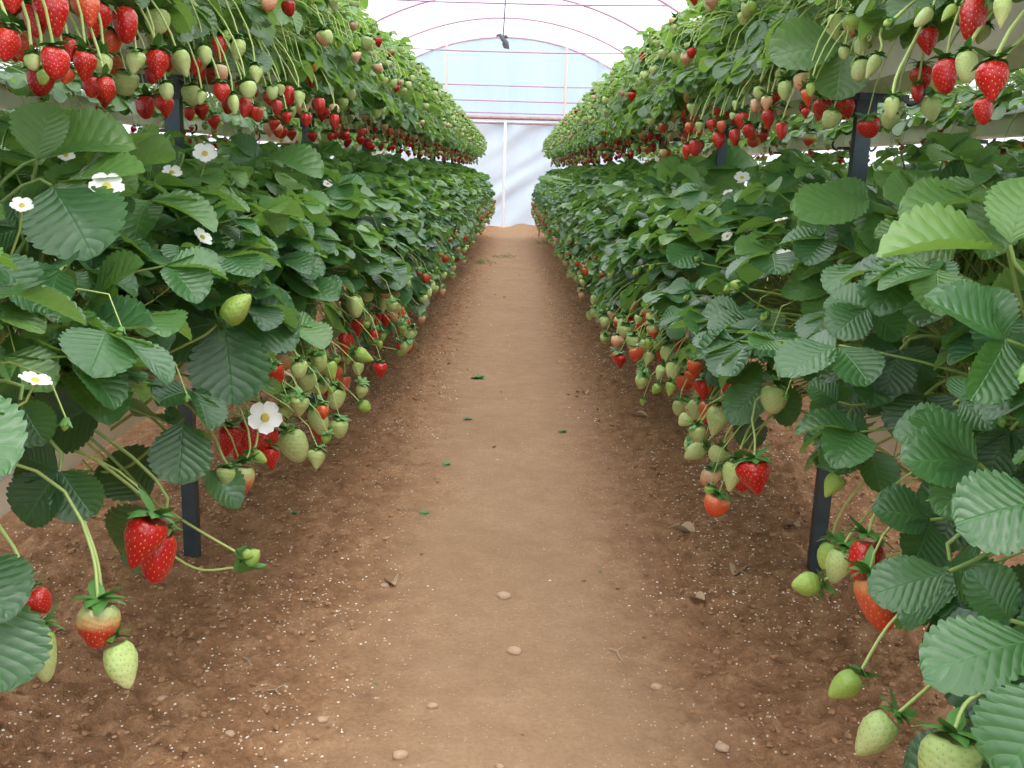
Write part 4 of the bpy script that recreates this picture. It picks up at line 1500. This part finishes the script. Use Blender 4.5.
def weed_mesh(seed, grass=False):
    r = random.Random(seed)
    mb = MB()
    if not grass:
        for k in range(9):
            a = k * 2.4
            d = (math.cos(a), math.sin(a), r.uniform(.1, .7))
            leaflet(mb, (0, 0, .02), d, (0, 0, 1), r.uniform(.5, 1), .6, 'lo', .5, .3, .2, r.random())
    else:
        for k in range(60):
            a, q = r.uniform(0, 6.28), r.uniform(0, .9)
            x, y = q * math.cos(a), q * math.sin(a)
            h, l = r.uniform(.15, .45), r.uniform(-.3, .3)
            mb.add([(x - .02, y, 0), (x + .02, y, 0), (x + l * .5 + .014, y, h * .6), (x + l * .5 - .014, y, h * .6), (x + l, y + l * .3, h)], [(0, 1, 2, 3)], 0)
            mb.add([(x + l * .5 + .014, y, h * .6), (x + l * .5 - .014, y, h * .6), (x + l, y + l * .3, h)], [(0, 1, 2)], 0)
    return mb.mesh('weed', ['grass' if grass else 'weed'])


WEEDS = [(478, 376, 9, 'small green weed seedling in the path, furthest up'), (467, 418, 7, 'small weed seedling left of the path middle'), (562, 430, 6, 'little dark weed right of the path middle'),
         (424, 510, 8, 'green sprig lying on the left half of the path'), (293, 518, 10, 'dark weed rosette beside the first left post'), (446, 462, 7, 'faint grey green sprig on the trodden strip'),
         (600, 568, 3, 'tiny green leaf scrap on the path right of the buff stone'), (376, 678, 4, 'green leaf scrap on the lower left of the path')]
for i, (px, py, r_, lab) in enumerate(WEEDS):
    p = ground_at(px, py)
    s = r_ * p.y / F_PX
    o = link('weed_seedling', weed_mesh(i), None, (p.x, p.y, gz(p.x, p.y)))
    o.scale = (s, s, s)
    tag(o, lab, 'weed', 'weeds on the path')
TUFTS = [(478, 262, 22, 'thin grass tuft at the left path edge far down'), (545, 243, 12, 'low grass tuft before the white end sheet, right side'), (590, 305, 14, 'grass tuft under the right row'),
         (505, 256, 14, 'thin grass in the middle of the far path')]
for i, (px, py, r_, lab) in enumerate(TUFTS):
    p = ground_at(px, py)
    s = r_ * p.y / F_PX
    o = link('grass_tuft', weed_mesh(40 + i, True), None, (p.x, p.y, gz(p.x, p.y)))
    o.scale = (s, s * 2, s * .5)
    tag(o, lab, 'grass', 'grass tufts on the far path')
for i, (a, b, lab) in enumerate([((610, 645), (624, 657), 'thin dead twig on the right of the path'), ((243, 655), (252, 668), 'forked dead stalk on the soil by the left row'),
                                 ((668, 524), (692, 530), 'pale dead stalk across the right path edge'), ((268, 690), (279, 696), 'short straw on dark soil at lower left')]):
    p, q = ground_at(*a), ground_at(*b)
    mb = MB()
    mid = (p + q) / 2
    P = [(v.x - mid.x, v.y - mid.y, gz(v.x, v.y) - gz(mid.x, mid.y) + .004) for v in (p, p.lerp(q, .3), p.lerp(q, .7), q)]
    P[1] = (P[1][0] + .006, P[1][1], P[1][2] + .004)
    tube(mb, P, [.0016, .0022, .0018, .001], 0, 6)
    tube(mb, [P[1], (P[1][0] + .02, P[1][1] + .015, P[1][2] + .006)], [.0014, .0008], 0, 5)
    o = link('dead_twig', mb.mesh('dead_twig', ['stick']), None, (mid.x, mid.y, gz(mid.x, mid.y)))
    tag(o, lab, 'twig', 'dead twigs on the soil')

# ------------------------------------------------------------------ tunnel
CX, CZ, RAD, END_Y = -0.15, -0.30, 3.42, 17.0
hoop_y = [END_Y - 2.1 * k for k in range(9)]


def arc(rad, n=40, a0=None):
    a0 = math.asin((0 - CZ) / rad) if a0 is None else a0
    return [(CX + rad * math.cos(t), CZ + rad * math.sin(t)) for t in np.linspace(a0, PI - a0, n)]


A = arc(RAD + .03, 41)
mb = MB()
yy = np.linspace(-.8, END_Y + .05, 60)
V = []
for y in yy:
    for i, (x, z) in enumerate(A):
        sag = .02 * math.sin(y * 3.0) * math.sin(i * .9)
        V.append((x, y, z + sag * .5))
k = len(A)
mb.add(V, [(i * k + j, i * k + j + 1, (i + 1) * k + j + 1, (i + 1) * k + j) for i in range(59) for j in range(k - 1)], 0)
struct('roof', mb.mesh('roof', ['film_roof']), 'arched white translucent tunnel film')
RAIL_Z = 1.80
# upper end panel (blue-white film) with soft vertical creases
mb = MB()
cols = 260
V, Fc = [], []
for i in range(cols + 1):
    x = CX + (RAD - .01) * math.cos(PI * i / cols) * .999
    zt = CZ + math.sqrt(max(0, (RAD) ** 2 - (x - CX) ** 2))
    zt = max(zt, RAIL_Z)
    for j in range(7):
        z = RAIL_Z + (zt - RAIL_Z) * j / 6
        V.append((x, END_Y + .035 * math.sin(x * 9 + .6 * z) * math.sin(z * 2) + .022 * math.exp(-(math.sin(x * 4.3 + .25 * z) / .12) ** 2) + .010 * math.sin(x * 31), z))
Fc = [(i * 7 + j, i * 7 + j + 1, (i + 1) * 7 + j + 1, (i + 1) * 7 + j) for i in range(cols) for j in range(6)]
mb.add(V, Fc, 0)
struct('wall_back', mb.mesh('wall_back', ['film_end']), 'pale blue translucent film closing the tunnel end above the rail')
# lower hanging sheet with diagonal folds
mb = MB()
nx, nz = 160, 50
V = []
for i in range(nx + 1):
    x = CX - 3.3 + 6.6 * i / nx
    for j in range(nz + 1):
        z = .10 + (RAIL_Z - .11) * j / nz
        dgl = (x * .62 - z)
        y = END_Y - .05 - .075 * math.exp(-((dgl + .95) / .10) ** 2) - .06 * math.exp(-((dgl + .62) / .07) ** 2) - .05 * math.exp(-((dgl + 1.4) / .12) ** 2) \
            - .03 * math.sin(dgl * 9 + 1.3 * math.sin(x * 3)) - .015 * math.sin(x * 14 + z * 3) * z
        V.append((x, y, z))
k = nz + 1
mb.add(V, [(i * k + j, i * k + j + 1, (i + 1) * k + j + 1, (i + 1) * k + j) for i in range(nx) for j in range(nz)], 0)
o = link('plastic_sheet', mb.mesh('plastic_sheet', ['film_sheet']))
tag(o, 'white plastic sheet with slanting folds hanging below the rail at the tunnel end', 'plastic sheet')
# earth pushed against the foot of the sheet
mb = MB()
V = []
for i in range(61):
    x = CX - 3.2 + 6.4 * i / 60
    hh = .12 + .03 * math.sin(x * 5) + .02 * math.sin(x * 13)
    V += [(x, END_Y - .75, -.03), (x, END_Y - .45, hh * .45), (x, END_Y - .2, hh), (x, END_Y + .1, hh * .8), (x, END_Y + .3, -.05)]
mb.add(V, [(i * 5 + j, (i + 1) * 5 + j, (i + 1) * 5 + j + 1, i * 5 + j + 1) for i in range(60) for j in range(4)], 0)
tag(link('soil_bank', mb.mesh('soil_bank', ['soil'])), 'low bank of sandy soil heaped along the foot of the end sheet', 'soil bank')

hoop_me = MB()
tube(hoop_me, [(x, 0, z) for x, z in arc(RAD, 49, math.asin((-.1 - CZ) / RAD) if abs(-.1 - CZ) < RAD else None)], .014, 0, 8)
HM = hoop_me.mesh('tunnel_hoop', ['hoop'])
tie_me = MB()
tz = 2.68
hw = math.sqrt(RAD ** 2 - (tz - CZ) ** 2)
tube(tie_me, [(CX - hw, 0, tz), (CX - hw * .4, 0, tz - .02), (CX + hw * .4, 0, tz - .02), (CX + hw, 0, tz)], .010, 0, 6)
TM = tie_me.mesh('tie_bar', ['wire'])
for k, y in enumerate(hoop_y[:6]):
    o = link('tunnel_hoop', HM, None, (0, y, 0))
    if k in (1, 3, 4, 5):
        link('tie_bar', TM, o)
    tag(o, ['mauve arched hoop framing the pale blue end panel', 'mauve arched hoop with tie bar, next in front of the end panel', 'mauve arched hoop, third forward from the end panel',
            'mauve hoop whose long tie bar crosses the top of the picture', 'mauve arched hoop overhead, fifth forward from the end panel', 'mauve arched hoop overhead, nearest above the path'][k], 'hoop', 'arched hoops of the tunnel')

# end frame
for i, (z, r_, lab) in enumerate([(RAIL_Z + .05, .030, 'thick rusty rail across the tunnel end'), (RAIL_Z - .035, .016, 'thin rusty rail just under the thick one at the tunnel end')]):
    mb = MB()
    hw2 = math.sqrt((RAD - .02) ** 2 - (z - CZ) ** 2)
    tube(mb, [(CX - hw2, 0, 0), (CX, 0, 0), (CX + hw2, 0, 0)], r_, 0, 8)
    o = link('end_rail', mb.mesh('end_rail', ['rail']), None, (0, END_Y - .14, z))
    tag(o, lab, 'rail', 'rails across the tunnel end')
for i, (z, lab) in enumerate([(2.38, 'topmost wire across the blue end panel'), (2.14, 'middle wire across the blue end panel'), (1.95, 'lowest wire across the blue end panel, above the rail')]):
    mb = MB()
    hw2 = math.sqrt((RAD - .02) ** 2 - (z - CZ) ** 2)
    tube(mb, [(CX - hw2, 0, 0), (CX - 1, 0, -.02), (CX + 1, 0, -.025), (CX + hw2, 0, 0)], .010, 0, 6)
    tag(link('end_wire', mb.mesh('end_wire', ['wire']), None, (0, END_Y - .09, z)), lab, 'wire', 'wires across the end panel')
for i, (x, z0, z1, mt, r_, lab) in enumerate([(-1.13, RAIL_Z, None, 'upright', .018, 'thin rusty upright on the left of the blue end panel'),
                                               (.80, RAIL_Z, None, 'upright', .020, 'thin rusty upright on the right of the blue end panel'),
                                               (-.16, .05, RAIL_Z, 'upright_white', .026, 'pale upright in the middle of the white end sheet'),
                                               (.80, .05, RAIL_Z, 'upright_white', .016, 'pale upright right of the middle one on the end sheet')]):
    if z1 is None:
        z1 = CZ + math.sqrt(RAD ** 2 - (x - CX) ** 2)
    mb = MB()
    tube(mb, [(0, 0, 0), (0, 0, (z1 - z0) / 2), (0, 0, z1 - z0)], r_, 0, 8)
    tag(link('end_upright', mb.mesh('end_upright', [mt]), None, (x, END_Y - .15, z0)), lab, 'upright', 'uprights of the tunnel end')
for x, lab in ((-.50, 'thin dark stake standing past the left row end'), (.42, 'thin dark stake standing past the right row end')):
    mb = MB()
    tube(mb, [(0, 0, -.05), (.01, 0, .3), (-.02, 0, .75)], .011, 0, 6)
    tube(mb, [(0, 0, .55), (.06, 0, .60)], .008, 0, 6)
    tag(link('stake', mb.mesh('stake', ['post']), None, (x, 16.0, 0)), lab, 'stake', 'stakes at the row ends')

# hanging cord with a hook
top = aty(505, -30, 10.7)
kn = aty(503, 38, 10.7)
root = bpy.data.objects.new('hanging_cord', None)
root.location = kn
C.objects.link(root)
mb = MB()
zt = CZ + math.sqrt(RAD ** 2 - (kn.x - CX) ** 2)
tube(mb, [(0, 0, 0), (.012, 0, .25), (.02, 0, .5), (.02, 0, zt - kn.z)], .008, 0, 6)
link('cord', mb.mesh('cord', ['cord']), root)
mb = MB()
tube(mb, [(-.07, 0, .02), (-.03, 0, .03), (0, 0, -.01), (.035, 0, -.05), (.05, 0, -.10), (.02, 0, -.09), (.0, 0, -.05)], [.012, .018, .024, .026, .018, .014, .01], 0, 8)
tube(mb, [(0, 0, 0), (.03, 0, .02), (.05, 0, .0)], [.016, .02, .01], 0, 8)
link('hook', mb.mesh('hook', ['cord']), root)
tag(root, 'dark cord with a knotted hook hanging from the tunnel hoop', 'cord')

# ------------------------------------------------------------------ light
w = bpy.data.worlds.new('overcast_sky')
bpy.context.scene.world = w
w.use_nodes = True
nt = w.node_tree
nt.nodes.clear()
wo = nt.nodes.new('ShaderNodeOutputWorld')
bg = nt.nodes.new('ShaderNodeBackground')
tc = nt.nodes.new('ShaderNodeTexCoord')
sp = nt.nodes.new('ShaderNodeSeparateXYZ')
nt.links.new(tc.outputs['Generated'], sp.inputs[0])
cr = ramp(nt, sp.outputs[2], [(0.0, (0.30, 0.36, 0.42)), (0.2, (0.45, 0.5, 0.56)), (0.8, (1.0, 1.0, 1.0))])
nt.links.new(cr, bg.inputs['Color'])
bg.inputs['Strength'].default_value = 3.4
nt.links.new(bg.outputs[0], wo.inputs[0])
sun = bpy.data.lights.new('sun', 'SUN')
sun.energy = 2.0
sun.angle = R(25)
sun.color = (1.0, .97, .92)
so = bpy.data.objects.new('sun', sun)
so.rotation_euler = (R(28), R(12), 0)
C.objects.link(so)

sc = bpy.context.scene
sc.view_settings.view_transform = 'Standard'
sc.view_settings.look = 'None'
sc.view_settings.gamma = 1
sc.view_settings.use_curve_mapping = False
sc.view_settings.exposure = 0.15
